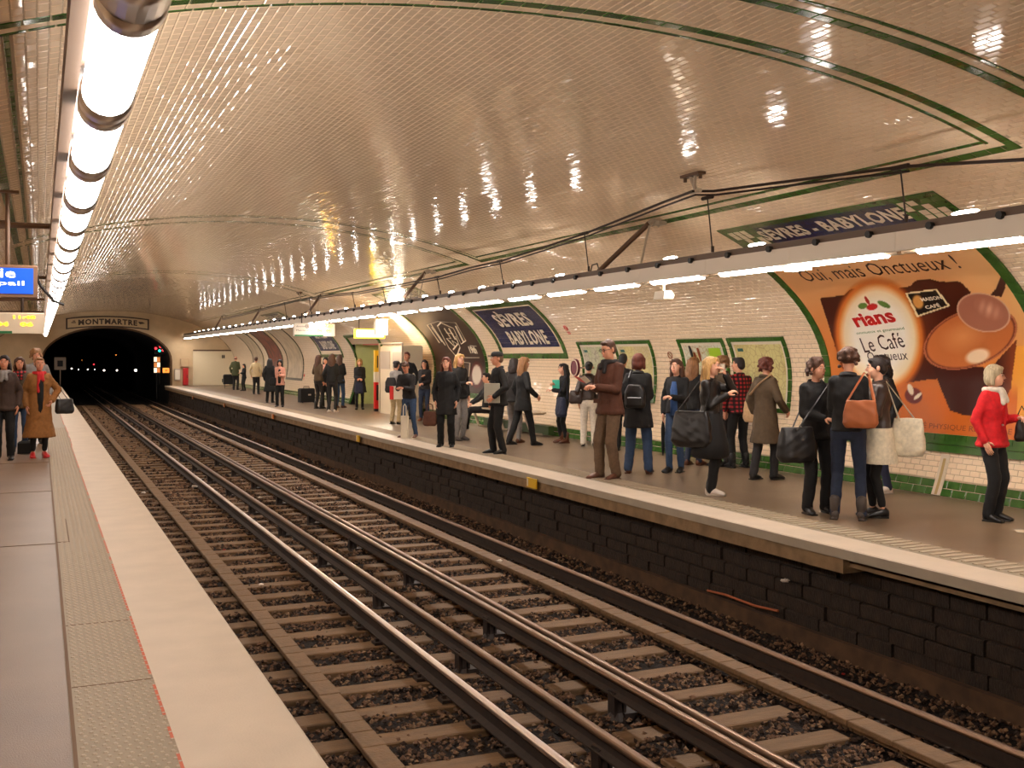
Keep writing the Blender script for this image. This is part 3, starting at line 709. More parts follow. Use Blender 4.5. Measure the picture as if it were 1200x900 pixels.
def tile_frame(parent, ya, yb, s0, s1, wd, name='frame', m=None):
    g = G(); m = m or GREEN
    lo, hi = min(ya, yb), max(ya, yb)
    for a, b in ((lo-wd, lo), (hi, hi+wd)):
        n = max(1, round((s1-s0+2*wd)/.155)); h = (s1-s0+2*wd)/n
        for i in range(n): wall_slab(g, a+.003, b-.003, s0-wd+i*h+.003, s0-wd+(i+1)*h-.003, .004, .030, 1)
    for a, b in ((s0-wd, s0), (s1, s1+wd)):
        n = max(1, round((hi-lo)/.157)); h = (hi-lo)/n
        for i in range(n): wall_slab(g, lo+i*h+.003, lo+(i+1)*h-.003, a+.003, b-.003, .004, .030, 1)
    return g.obj(name, m, parent)
def TV(ya, s0, off, sg=-1): return lambda u, v: VP(s0+v, ya+sg*u, off)
def wtext(txt, p0, p1, h, parent, m, off=.02, bold=.02, sp=1.0, name='lettering', slices=0):
    """text whose baseline runs over the vault from pixel p0 to pixel p1 of the photo"""
    (y0, s0), (y1, s1) = pix_wall(*p0), pix_wall(*p1); L = math.hypot(y1-y0, s1-s0); cu, su = (y0-y1)/L, (s1-s0)/L
    return text_flat(name, txt, L, h, lambda u, v: VP(s0+u*su+v*cu, y0-(u*cu-v*su), off), m, parent, bold, slices, sp)
INKB = mat('dark_brown_ink', rgb(58, 26, 12), rough=.4); INKR = mat('red_ink', rgb(204, 30, 26), rough=.4); INKC = mat('cream_ink', rgb(236, 222, 196), rough=.4); INKN = mat('navy_ink', rgb(20, 30, 80), rough=.4); INKG = mat('green_ink', rgb(96, 140, 70), rough=.4); INKO = mat('burnt_orange_ink', rgb(140, 66, 20), rough=.4)
WHITEP = mat('white_paper', rgb(224, 212, 190), rough=.45)

def sheet_print(name, ya, yb, s0, s1, off, parent, fn, step, rough=.3):
    nu = int(abs(yb-ya)/step); nv = int((s1-s0)/step)
    yy = np.linspace(ya, yb, nu+1); ss = np.linspace(s0, s1, nv+1); x, z, nx, nz = PS(ss)
    Xg = np.repeat((x+nx*off)[:, None], nu+1, 1); Zg = np.repeat((z+nz*off)[:, None], nu+1, 1); Yg = np.repeat(yy[None], nv+1, 0)
    V = np.stack([Xg, Yg, Zg], -1).reshape(-1, 3)
    I = (np.arange(nv)[:, None]*(nu+1)+np.arange(nu)[None]).ravel(); Fq = np.stack([I, I+1, I+nu+2, I+nu+1], 1)
    me = fast_mesh(name, V, Fq, [vcol_mat('print_'+name, rough)], smooth=True)
    fwd = V[:, 0]*SN+V[:, 1]*CS; px = 600+F*(V[:, 0]*CS-V[:, 1]*SN)/fwd; py = 417-F*(V[:, 2]-EYE)/fwd
    c = fn(px, py, V[:, 1], np.repeat(ss, nu+1))/255.; c = np.where(c <= .04045, c/12.92, ((c+.055)/1.055)**2.4)
    a = me.color_attributes.new('print', 'FLOAT_COLOR', 'POINT'); a.data.foreach_set('color', np.concatenate([c, np.ones((len(c), 1))], 1).astype(np.float32).ravel())
    return link(name, me, parent)
def blend(c, col, k): k = np.clip(k, 0, 1)[:, None]; return c*(1-k)+np.array(col, float)*k
def inpoly(x, y, P):
    ins = np.zeros(len(x), bool); n = len(P)
    for i in range(n):
        (x0, y0), (x1, y1) = P[i], P[(i+1) % n]
        if y0 == y1: continue
        k = ((y0 > y) != (y1 > y)) & (x < (x1-x0)*(y-y0)/(y1-y0)+x0); ins ^= k
    return ins
def elr(x, y, cx, cy, rx, ry, deg=0):
    a = math.radians(deg); dx, dy = x-cx, y-cy; u = dx*math.cos(a)+dy*math.sin(a); v = -dx*math.sin(a)+dy*math.cos(a); return np.hypot(u/rx, v/ry)
def coffee(px, py, Y, s):
    x = (px-900)*3.46; y = (py-270)*3.46; c = np.zeros((len(x), 3))
    t = np.clip((y-60)/800, 0, 1); c[:] = np.array([234, 180, 128])*(1-t[:, None])+np.array([222, 126, 44])*t[:, None]
    c = blend(c, (244, 200, 128), np.clip((x-700)/500, 0, 1)*np.clip(1-(y-250)/500, 0, 1)*.7)
    c = blend(c, (250, 176, 60), ((x > 985) & (y > 470) & (y < 860))*.8)
    c = blend(c, (200, 96, 30), np.clip(1-elr(x, y, 560, 560, 560, 420), 0, 1)*.8)
    # dark brown pot lid and backing
    P = [(210, 275), (310, 262), (330, 240), (385, 232), (440, 240), (460, 246), (575, 226), (598, 204), (650, 196), (700, 208), (780, 207), (822, 250), (800, 330), (720, 600), (640, 606), (540, 622), (480, 610), (300, 560), (262, 440), (238, 360)]
    c = blend(c, (74, 24, 10), inpoly(x, y, P)*1.0)
    c = blend(c, (120, 52, 20), inpoly(x, y, P)*np.clip(1-elr(x, y, 560, 400, 160, 190), 0, 1))
    r = elr(x, y, 452, 430, 178, 232, -8)
    c = blend(c, (206, 104, 34), (1.07-r)*9); c = blend(c, (238, 150, 70), (1.0-r)*6); c = blend(c, (250, 226, 184), (.93-r)*7); c = blend(c, (250, 242, 226), (.8-r)*4)
    # table
    c = blend(c, (214, 108, 26), ((y > 640+(x-560)*-.05) & (x > 540) & (x < 1010))*np.clip((y-620)/60, 0, 1))
    # cup
    P = [(655, 520), (700, 640), (738, 730), (790, 748), (860, 752), (950, 716), (985, 640), (1010, 440), (900, 560)]
    k = inpoly(x, y, P); c = blend(c, (66, 22, 12), k); c = blend(c, (150, 70, 34), k*np.clip((x-930)/60, 0, 1)*.8)
    r = elr(x, y, 820, 438, 200, 116, -20); c = blend(c, (122, 56, 34), (1.0-r)*40); c = blend(c, (196, 116, 80), ((r < .985) & (r > .95))*.8)
    c = blend(c, (198, 112, 58), (.93-r)*30); c = blend(c, (224, 146, 88), np.clip(.9-elr(x, y, 790, 430, 120, 80, -20), 0, 1)*1.2); c = blend(c, (246, 214, 176), np.clip(1-elr(x, y, 850, 510, 58, 34, -15), 0, 1)*3*(r < .93))
    # spoon
    P = [(900, 262), (925, 235), (945, 178), (972, 184), (960, 240), (948, 270)]
    c = blend(c, (70, 34, 26), inpoly(x, y, P)*1.)
    r = elr(x, y, 874, 333, 112, 78, 16); c = blend(c, (214, 170, 140), (1.0-r)*40); c = blend(c, (172, 108, 84), (.95-r)*25); c = blend(c, (216, 160, 132), np.clip(1-elr(x, y, 895, 320, 70, 40, 30), 0, 1)*1.2*(.7+.3*np.sin(x*.18+y*.05)))
    # badge
    P = [(556, 254), (684, 236), (738, 306), (604, 352)]; c = blend(c, (240, 220, 170), inpoly(x, y, P)*1.)
    P = [(566, 259), (680, 243), (728, 304), (610, 343)]; c = blend(c, (24, 12, 8), inpoly(x, y, P)*1.)
    c = blend(c, (226, 160, 80), np.clip(1-elr(x, y, 608, 290, 26, 34, -20), 0, 1)*3)
    # beans and blossom
    c = blend(c, (110, 26, 14), (1-elr(x, y, 590, 670, 38, 34, 20))*8); c = blend(c, (244, 226, 200), (1-elr(x, y, 578, 645, 12, 26, -20))*6); c = blend(c, (244, 226, 200), (1-elr(x, y, 607, 672, 22, 8, -40))*6)
    # leaves and berry of the logo
    c = blend(c, (104, 140, 60), (1-elr(x, y, 384, 306, 20, 13, -10))*8); c = blend(c, (104, 140, 60), (1-elr(x, y, 470, 300, 30, 11, 25))*8); c = blend(c, (214, 30, 30), (1-elr(x, y, 422, 310, 24, 14, -10))*8); c = blend(c, (190, 40, 30), (1-elr(x, y, 402, 284, 7, 20, -30))*8)
    return c
# big poster
s_lo, s_hi = S_Z(.70), S_X(8.74)
p = empty('poster', (9.6, 9.8, 1.6), 0, 'huge orange coffee dessert poster in a green tiled frame', 'poster')
def local(o): o.location = [-v for v in o.parent.location]; return o
AY0, AY1 = 11.42, 8.10
local(tile_frame(p, AY0, AY1, s_lo, s_hi, .13)); local(sheet_print('sheet', AY0, AY1, s_lo, s_hi, .018, p, coffee, .0135))
for T_, a, b, h, m, bo in (('Oui, mais Onctueux !', (948, 331), (1131, 315), .27, INKB, .0), ('rians', (1006, 383), (1053, 376), .20, INKR, .035), ('Le Café', (1015, 413), (1063, 406), .21, INKB, .0), ('Onctueux', (1019, 422+1), (1066, 421), .125, INKB, .0), ('MAISON', (1082, 352), (1106, 349), .055, INKC, .03), ('CAFÉ', (1087, 361), (1104, 358), .06, INKC, .03), ('onctueux et gourmand', (1006, 392), (1062, 386), .05, INKG, .0), ('ACTIVITÉ PHYSIQUE RÉGULIÈRE', (1050, 500), (1187, 511), .09, INKO, .0)):
    local(wtext(T_, a, b, h, p, m, .022, bo))
local(wtext('www', (1040, 296), (1068, 292), .05, wall_r, INKB, .02, .02)) if False else None
g = G(); n = len(g.v); wall_slab(g, AY1-.13, AY0+.13, S_Z(.49), S_Z(.57), .004, .045, 2); wall_slab(g, AY1-.13, AY0+.13, S_Z(.57)+.004, S_Z(.62), .004, .06, 1); local(g.obj('sill', GREEN, p))
g = G(); wall_slab(g, Yr-.065, Yr+.065, .005, S_Z(.47), .009, .017); wall_slab(g, Yr-.02, Yr+.02, .01, S_Z(.42), .017, .019, mi=1); g.obj('patch', [mat('pale_mortar', rgb(212, 196, 170), rough=.5), mat('ochre_stain', rgb(176, 148, 92), rough=.6)], wall_r)
# framed maps
def map_mat(name, base, tint, line):
    m = bpy.data.materials.new(name); m.use_nodes = True; nt = m.node_tree; b = nt.nodes['Principled BSDF']; b.inputs['Roughness'].default_value = .35
    tc = nt.nodes.new('ShaderNodeTexCoord'); n1 = nt.nodes.new('ShaderNodeTexNoise'); n1.inputs['Scale'].default_value = 2.4; n1.inputs['Detail'].default_value = 3
    vo = nt.nodes.new('ShaderNodeTexVoronoi'); vo.feature = 'DISTANCE_TO_EDGE'; vo.inputs['Scale'].default_value = 11
    r1 = nt.nodes.new('ShaderNodeValToRGB'); r1.color_ramp.elements[0].color = base; r1.color_ramp.elements[1].color = tint; r1.color_ramp.elements[0].position = .45; r1.color_ramp.elements[1].position = .6
    r2 = nt.nodes.new('ShaderNodeValToRGB'); r2.color_ramp.elements[0].color = (1, 1, 1, 1); r2.color_ramp.elements[1].color = (0, 0, 0, 1); r2.color_ramp.elements[0].position = .02; r2.color_ramp.elements[1].position = .05
    mx = nt.nodes.new('ShaderNodeMixRGB'); mx.inputs[2].default_value = line
    for a in (n1, vo): nt.links.new(tc.outputs['Object'], a.inputs['Vector'])
    nt.links.new(n1.outputs['Fac'], r1.inputs[0]); nt.links.new(vo.outputs['Distance'], r2.inputs[0]); nt.links.new(r2.outputs[0], mx.inputs[0]); nt.links.new(r1.outputs[0], mx.inputs[1]); nt.links.new(mx.outputs[0], b.inputs['Base Color']); return m
MM = [map_mat('map_a', rgb(196, 190, 168), rgb(190, 196, 150), rgb(150, 140, 120)), map_mat('map_b', rgb(216, 204, 140), rgb(206, 190, 150), rgb(186, 170, 110)), map_mat('map_c', rgb(206, 206, 186), rgb(170, 196, 80), rgb(180, 150, 100)), map_mat('map_d', rgb(214, 204, 140), rgb(200, 184, 120), rgb(180, 160, 110))]
for k, (ya, yb, lab) in enumerate(((18.55, 17.45, 'pale framed map behind the man in the brown jacket, leftmost of four'), (17.12, 15.95, 'yellow framed map behind the woman with the backpack'), (14.95, 13.80, 'framed map with a bright green corner behind the brown-haired women'), (13.55, 12.32, 'yellow framed map in green tiles, rightmost, next to the orange poster'))):
    q = empty('framed_map', (9.7, (ya+yb)/2, 1.3), 0, lab, 'map'); a, b = S_Z(.86), S_Z(1.84)
    local(tile_frame(q, ya, yb, a, b, .07)); local(wall_sheet('paper', ya, yb, a, b, .012, WHITEP, q)); local(wall_sheet('print', ya-.05, yb+.05, a+.05, b-.05, .016, MM[k], q))
    if k == 2:
        g = G(); wall_slab(g, ya-.75, yb+.08, a+.55, b-.10, .017, .019); local(g.obj('print_area', mat('lime_print', rgb(158, 196, 40), rough=.4), q))
        for c, m, nm in (((.30, .72), INKO, 'print_figure'), ((.42, .80), INKO, 'print_figure'), ((.68, .50), INKN, 'print_figure'), ((.22, .84), BLACK, 'print_figure'), ((.30, .50), mat('orange_print', rgb(226, 90, 30), rough=.4), 'print_figure')):
            g = G(); u0 = ya-c[0]*1.1; v0 = a+c[1]*(b-a); n = 10; pts = [VP(v0+.13*math.sin(6.283*i/n+.3*math.sin(9*i)), u0-.04*math.cos(6.283*i/n), .021) for i in range(n)]; g.add(pts, [tuple(range(n))]); local(g.obj(nm, m, q))
    else:
        g = G(); wall_slab(g, ya-.12, ya-.26, b-.16, b-.11, .017, .019); local(g.obj('title', mat('teal_ink', rgb(40, 96, 90)), q))
# large blue enamel name signs: border, ground of blue tiles, lettering
def name_sign(ya, yb, lab, mini=False):
    q = empty('name_sign', (9.5, (ya+yb)/2, 2.2), 0, lab, 'sign'); a, b = S_Z(1.68), S_X(8.92)
    local(tile_frame(q, ya, yb, a, b, .12)); local(wall_sheet('white_border', ya, yb, a, b, .010, CREAM, q))
    g = G(); ya2, yb2, a2, b2 = ya-.10, yb+.10, a+.14, b-.05; n = 22; m_ = 9
    for i in range(n):
        for j in range(m_):
            hy = (yb2-ya2)/n; hs = (b2-a2)/m_; wall_slab(g, ya2+i*hy-.003, ya2+(i+1)*hy+.003, a2+j*hs+.003, a2+(j+1)*hs-.003, .010, .020, 1)
    local(g.obj('blue_tiles', BLUE, q)); W = ya2-yb2; H_ = b2-a2
    local(text_flat('lettering', 'SÈVRES', W*.60, H_*.44, lambda u, v: VP(a2+H_*.50+v, ya2-W*.22-u, .024), LETTER, q, .035, 5, 1.1))
    local(text_flat('lettering', 'BABYLONE', W*.66, H_*.33, lambda u, v: VP(a2+H_*.06+v, ya2-W*.22-u, .024), LETTER, q, .035, 5, 1.15))
name_sign(22.45, 19.32, 'large blue tiled name sign, the nearer one, left of the maps')
name_sign(39.7, 36.7, 'small far blue tiled name sign behind the group with the suitcase')
# crest poster
p = empty('poster', (9.5, 25.3, 1.8), 0, 'dark brown poster with a pale outlined crest, behind the black-coated women', 'poster')
def crest(px, py, Y, s):
    x = (px-460)*7.5; y = (py-340)*7.5; c = np.zeros((len(x), 3)); c[:] = (58, 36, 28)
    c = blend(c, (84, 62, 50), np.clip((260-y)/200, 0, 1)*.6)
    r = elr(x, y, 740, 745, 44, 92, 0); c = blend(c, (90, 20, 16), (1.35-r)*8); c = blend(c, (216, 200, 180), (1.0-r)*8)
    return c
local(tile_frame(p, 27.15, 23.6, s_lo, s_hi, .12)); local(sheet_print('sheet', 27.15, 23.6, s_lo, s_hi, .016, p, crest, .04))
def wline(P, wpx, parent, m, off=.024):
    g = G(); Q = [VP(pw[1], pw[0], off) for pw in [pix_wall(*q) for q in P]]; g.tube(Q, wpx, 4, flat=.3); return local(g.obj('outline', m, parent))
def zc_(L, k=7.5, ox=460, oy=340): return [(ox+a/k, oy+b/k) for a, b in L]
for L in ([(310, 300), (420, 460)], [(340, 290), (470, 480)], [(310, 300), (400, 270), (560, 280), (650, 440), (610, 470), (540, 330), (430, 280), (400, 310), (500, 500), (570, 585), (600, 500), (560, 400)], [(350, 320), (440, 450)], [(560, 310), (630, 450)], [(460, 330), (520, 420), (480, 420), (560, 500), (530, 440), (580, 470), (540, 520)], [(500, 330), (560, 430)], [(480, 370), (540, 380)], [(690, 485), (745, 490)], [(620, 592), (770, 592)], [(590, 630), (690, 640), (680, 760)]):
    wline(zc_(L), .022, p, INKC)
local(wtext('19th', (552.5, 414), (561, 414.5), .20, p, INKC, .024, .06))
# far frames and posters along the wall
RB = mat('red_brown_print', rgb(140, 70, 50), rough=.4, var=.6, vscale=3, col2=rgb(60, 40, 40)); PB = mat('pale_print', rgb(190, 170, 140), rough=.4, var=.4, vscale=2.5)
for ya, yb, m, lab in ((45.9, 43.0, PB, 'far pale poster panel on the right wall, left of the train indicator'), (50.0, 47.0, RB, 'far red-brown poster panel behind the pink-coated woman'), (54.0, 51.4, PB, 'farthest small grey poster panel near the end wall')):
    q = empty('poster', (9.5, (ya+yb)/2, 1.8), 0, lab, 'poster'); local(tile_frame(q, ya, yb, s_lo, s_hi, .10, m=mat('dark_frame', rgb(70, 66, 44), rough=.4))); local(wall_sheet('sheet', ya, yb, s_lo, s_hi, .016, m, q))
# curved rim of the exit passage
g = G()
wall_slab(g, HOLE[1], HOLE[1]+.12, 0, HOLE[3]+.1, .0, .05); wall_slab(g, HOLE[0]-.12, HOLE[0], 0, HOLE[3]+.1, 0, .05); wall_slab(g, HOLE[0], HOLE[1], HOLE[3], HOLE[3]+.1, 0, .05); g.obj('opening_rim', GREEN, wall_r)
q = empty('passage_band', (9.5, 33.2, 1.2), 0, 'faint pink band sign hung inside the exit passage', 'sign'); g = G(); g.box((.9, 1.2, .95), (1.2, .03, .35)); g.obj('panel', mat('pink_sign', rgb(224, 120, 110), rough=.4), q)
# name panels on the vault
def vault_name(ya, yb, lab, left=False):
    sa, sb = S_X(8.42), S_X(7.90); q = empty('vault_name_panel', (8.2, (ya+yb)/2, 2.9), 0, lab, 'sign')
    GS = []; n = 0
    g = G(); W = ya-yb; H_ = sb-sa
    for i in range(int(W/.157)):
        y = ya-.157*(i+.5)
        for j in range(6):
            h = H_/6; wall_slab(g, y-.075, y+.075, sa+j*h+.003, sa+(j+1)*h-.003, .011, .018, 1, mi=0 if (j in (0, 5) or i < 4 or i > int(W/.157)-5) else 1)
    local(g.obj('tiles', [GREEN, BLUE], q)); g = G()
    for e in (0, 1):
        for i, j in ((0, 3), (0, 4), (1, 2), (1, 3), (2, 1), (2, 4), (3, 1), (3, 2), (2, 3), (1, 4)):
            y = (ya-.16-.157*(i*.8)) if e == 0 else (yb+.16+.157*(i*.8)); h = H_/6; jj = j if e == 0 else 5-j
            wall_slab(g, y-.05, y+.05, sa+jj*h+.004, sa+(jj+1)*h-.004, .019, .021, 1)
    local(g.obj('cream_squares', LETTER, q))
    local(text_flat('lettering', 'SÈVRES - BABYLONE', W*.66, H_*.52, lambda u, v: VP(sa+H_*.30+v, ya-W*.168-u, .022), LETTER, q, .04, 3, 1.1))
    g = G(); wall_slab(g, ya, yb, sa-.03, sa-.005, .0, .03, 1); local(g.obj('lower_rim', mat('tan_rim', rgb(190, 140, 84), rough=.5), q))
vault_name(11.40, 7.78, 'tiled green and blue name panel on the vault above the orange poster')
vault_name(26.9, 23.3, 'middle tiled name panel on the vault above the crest poster, half behind the strut')
vault_name(42.3, 38.8, 'far small tiled name panel on the vault above the train indicator')
# portal name plate
zz0, zz1 = 3.14, 3.70; c = (PX0+PX1)/2
q = empty('portal_plate', (c, Y1-.06, 3.4), 0, 'arched cream plate with dark border and lettering above the tunnel mouth', 'sign')
def PT(u, v, off=0): x = u*2.05; return (x, -off, v*.29-.15*(u*u)+.03)
for nm, k, off, m in (('border', 1.0, .0, mat('dark_plate_border', rgb(62, 44, 32), rough=.5)), ('face', .0, .02, mat('cream_plate', rgb(196, 170, 130), rough=.5))):
    g = G(); du, dv = (1, 1) if nm == 'border' else (.96, .78); n = 16
    g.ring([[PT(-du+2*du*i/n, -dv, off), PT(-du+2*du*i/n, dv, off), PT(-du+2*du*i/n, dv, off+.02), PT(-du+2*du*i/n, -dv, off+.02)] for i in range(n+1)]); g.obj(nm, m, q)
text_flat('lettering', 'MONTMARTRE', 2.9, .30, lambda u, v: PT((u-1.45)/2.05, (v-.15)/.29, .045), mat('dark_plate_border', (0, 0, 0, 1)), q, .04, 1, 1.15)
g = G(); g.add([(1.58, -.045, -.10), (1.85, -.045, -.06), (1.72, -.045, .02), (1.50, -.045, .03)], [(0, 1, 2, 3)]); g.box((-1.68, -.045, -.05), (.22, .004, .05)); g.box((-1.66, -.045, .03), (.12, .004, .05)); g.obj('arrow', _M['dark_plate_border'], q)
# end wall of the right platform: white doors, boxes, extinguisher
def wallbox(name, pa, pb, m, depth, lab, cat, Y=Y1, parts=None):
    (xa, za), (xb, zb) = at_y(*pa, Y), at_y(*pb, Y); q = empty(name, ((xa+xb)/2, Y-depth/2, max(zb, 0)), 0, lab, cat); g = G(); h = za-max(zb, 0); g.box((0, 0, h/2), (xb-xa, depth, h), ch=.02); g.obj('body', m, q)
    for nm, (u0, v0, u1, v1), mm in parts or []:
        g = G(); g.box(((u0+u1)/2*(xb-xa), -depth/2-.015, (v0+v1)/2*h), (abs(u1-u0)*(xb-xa), .03, abs(v1-v0)*h)); g.obj(nm, mm, q)
    return q
wallbox('sliding_gate', (226, 411), (277, 451), mat('pale_door', rgb(222, 208, 176), rough=.5), .08, 'wide cream double door in the end wall of far platform', 'door', parts=[('handle', (.16, .78, .18, .88), BLACK), ('handle', (.20, .78, .22, .88), BLACK), ('hinge', (.16, .08, .18, .18), BLACK), ('lintel', (-.5, .99, .5, 1.03), _M['brown_iron'])])
wallbox('fire_box', (214, 431), (220, 451), mat('red_box', rgb(190, 24, 26), rough=.4), .25, 'tall red fire box standing at the end of far platform', 'box', Y=Y1, parts=[('handle', (.2, .4, .3, .6), BLACK)])
wallbox('meter_box', (204, 432), (211, 446), GREYMET, .2, 'pale grey box on the end wall left of the red box', 'box', Y=Y1, parts=[('door', (-.4, .1, .4, .9), WHITEMET)])
wallbox('junction_box', (211, 420), (221, 430), mat('tan_box', rgb(190, 160, 126), rough=.5), .15, 'tan junction box on the end wall above the red box', 'box', Y=Y1, parts=[('door', (-.4, .1, .4, .9), PLASTER)])
# tunnel signals, lamps and monitors
def glow(name, col, e): return mat(name, lin([v/255 for v in col])+(1,), emit=e)
GW, GRED, GGRN, GOR = glow('lamp_white', (255, 240, 225), 7), glow('lamp_red', (255, 50, 60), 3), glow('lamp_green', (40, 230, 190), 3), glow('lamp_orange', (255, 150, 60), 1.2)
for px, py, Yd, r, m, lab in ((84, 432, 76, .07, GW, 'leftmost white dot of the lamp row in the tunnel'), (92, 433, 80, .06, GW, 'second white dot of the lamp row in the tunnel'), (103, 433, 84, .07, GW, 'third small white tunnel lamp from the left'), (111, 433, 90, .05, GW, 'faint small white tunnel lamp left of the middle'), (122, 434, 84, .10, GW, 'white tunnel lamp near the middle of the row'), (137, 434, 84, .09, GW, 'white tunnel lamp right of the middle'), (159, 434, 68, .12, GW, 'brightest white lamp in the tunnel, right side'), (110, 427, 80, .07, GRED, 'red signal light in the tunnel, left of centre'), (96, 422, 82, .04, GOR, 'faint reddish light high in the tunnel'), (136, 416, 70, .06, GOR, 'small orange-pink light high in the tunnel centre')):
    r *= .62; X, z = at_y(px, py, Yd); u = empty('tunnel_lamp', (X, Yd, z), 0, lab, 'lamp'); g = G(); g.ell((0, 0, 0), (r, .04, r), nu=8, nv=6); g.obj('lens', m, u); g = G(); g.box((0, .06, 0), (r*2.4, .06, r*2.4)); g.tube([(0, .08, 0), (0, .08, 2.6)], .02, 4); g.obj('case', BLACK, u)
X, z = at_y(187, 410, 62); u = empty('signal', (X, 62, z), 0, 'signal head with one green and three red lights in the tunnel mouth', 'signal')
g = G(); g.box((0, .06, 0), (.5, .08, .5)); g.tube([(0, .06, -.2), (0, .06, -1.9)], .03, 6); g.obj('case', BLACK, u)
for dx, dz, m, nm in ((0, -.05, GGRN, 'green_lens'), (-.2, .08, GRED, 'red_lens'), (.05, .17, GRED, 'red_lens'), (.19, -.02, GRED, 'red_lens')):
    g = G(); g.ell((dx, 0, dz), (.07, .03, .07), nu=8, nv=6); g.obj(nm, m, u)
for (pa, pb, Yd, lab, cat) in (((180, 418), (188, 437), 61.0, 'tall glowing driver monitor inside the tunnel mouth, right side', 'monitor'), ((64, 419), (77, 433), 63.0, 'small white-rimmed driver monitor inside the tunnel mouth, left side', 'monitor')):
    (xa, za), (xb, zb) = at_y(*pa, Yd), at_y(*pb, Yd); u = empty('monitor', ((xa+xb)/2, Yd, zb), 0, lab, cat); W, H_ = xb-xa, za-zb
    g = G(); g.box((0, .08, H_/2), (W*1.05, .14, H_*1.05)); g.tube([(0, .1, 0), (0, .1, -1.4)], .03, 6); g.obj('case', GREYMET if pa[0] < 100 else BLACK, u)
    g = G(); n = 3
    for i in range(2):
        for j in range(3): g.box(((i-.5)*W*.46, 0, H_*(j+.5)/3), (W*.42, .02, H_*.28), mi=(i+j) % 2)
    if pa[0] > 100: g.obj('screen', [glow('screen_warm', (255, 220, 180), 1.6), glow('screen_dim', (200, 120, 60), .8)], u)
    else:
        g = G(); g.box((0, 0, H_*.5), (W*.5, .02, H_*.5)); g.obj('screen', BLACK, u)
X, z = at_y(194.5, 434, 60.5); u = empty('tunnel_box', (X, 60.5, z), 0, 'small orange box in the tunnel mouth beside the right monitor', 'box'); g = G(); g.box((0, 0, 0), (.32, .2, .26), ch=.02); g.obj('body', GOR, u)
g = G(); g.box((0, -.11, 0), (.1, .02, .1)); g.obj('panel', YEL, u)
# train indicators
LED = glow('led_yellow', (255, 190, 30), 22)
PANEL = mat('indicator_panel', rgb(222, 206, 182), rough=.4)
LEDN = glow('led_yellow_near', (255, 205, 40), 2.0)
def indicator(X, Y, z, W, H_, lab, lit, LED=LED):
    u = empty('train_indicator', (X, Y, z), 0, lab, 'sign'); g = G(); g.box((0, 0, H_/2), (W, .16, H_), ch=.01); g.obj('case', lit, u)
    g = G(); g.box((-W*.14, -.085, H_*.05), (W*.70, .01, H_*.12)); g.obj('green_stripe', mat('green_stripe', rgb(24, 110, 60)), u)
    T = lambda dx, dz: (lambda a, b: (dx+a, -.09, dz+b))
    for tx, dx, dz, w_, h_, m, bo in (('direction', -W*.45, H_*.70, W*.22, H_*.12, INKB, .0), ("12", -W*.21, H_*.70, W*.05, H_*.14, INKB, .04), ("Mairie d'Issy", -W*.45, H_*.36, W*.45, H_*.15, INKB, .0), ('04', W*.06, H_*.34, W*.12, H_*.20, LED, .05), ('06', W*.28, H_*.34, W*.12, H_*.20, LED, .05), ('11:48', W*.22, H_*.70, W*.20, H_*.16, LED, .04)):
        text_flat('lettering', tx, w_, h_, T(dx, dz), m, u, bo, 0)
    g = G(); g.box((-W*.185, -.087, H_*.77), (.0, .004, .0)); a = [(-W*.185+H_*.14*math.cos(t), -.088, H_*.77+H_*.14*math.sin(t)) for t in [i*.5236 for i in range(13)]]; g.tube(a, .006, 4); g.obj('ring', INKB, u)
    for sx_ in (-1, 1):
        g = G(); g.tube([(sx_*W*.3, 0, H_), (sx_*W*.3, 0, H_+.28)], .02, 6); g.obj('hanger', DKSTEEL, u)
Xi, Yi = 7.5, 29.6; _, zi = at_y(368, 394, Yi); Xi = at_y(368, 392, Yi)[0]
indicator(Xi, Yi, at_y(368, 394, Yi)[1], 1.15, .36, 'small white train indicator with yellow digits over the far platform', mat('lit_indicator', rgb(210, 200, 184), emit=.12))
Yi = 14.5; xr, zb = at_y(52, 391, Yi); _, zt = at_y(52, 367, Yi); W = 1.25
indicator(xr-W/2, Yi, zb, W, zt-zb, 'tan train indicator with yellow digits on the left, below the blue sign', PANEL, LEDN)
# blue exit sign
Yi = 9.0; xr, zb = at_y(44, 349, Yi); _, zt = at_y(44, 312, Yi); W = .95; H_ = zt-zb
u = empty('exit_sign', (xr-W/2, Yi, zb), 0, 'glowing blue exit sign with white words at the left picture edge', 'sign')
g = G(); g.box((0, 0, H_/2), (W, .14, H_), ch=.01); g.obj('case', mat('bronze_case', rgb(140, 104, 76), rough=.5), u)
g = G(); g.box((-.0, -.072, H_/2), (W-.06, .012, H_-.05)); g.obj('face', glow('lit_blue', (6, 84, 232), .75), u)
EX = glow('lit_white_words', (255, 250, 245), 1.5)
for tx, rx, bz, w_, h_ in (('Sortie', 18.5, 326.5, .40, .40), ('bd Raspail', 28.5, 337, .56, .25)):
    x1 = (at_y(rx, 330, Yi)[0]) - (xr-W/2); dz = at_y(rx, bz, Yi)[1]-zb; text_flat('lettering', tx, w_, H_*h_*.75, lambda a, b, x1=x1, w_=w_, dz=dz: (x1-w_+a, -.082, dz+b), EX, u, .008)
for sx_ in (-1, 1):
    g = G(); g.tube([(sx_*W*.28, 0, H_), (sx_*W*.28, 0, H_+.55)], .018, 6); g.box((sx_*W*.28, 0, H_+.56), (.16, .06, .02)); g.obj('hanger', IRON, u)
g = G(); g.tube([(W*.46, .02, H_), (W*.52, .02, H_*.4), (W*.62, .02, -.02), (W*.7, .02, -.05)], .012, 6); g.obj('cable', BLACK, u)
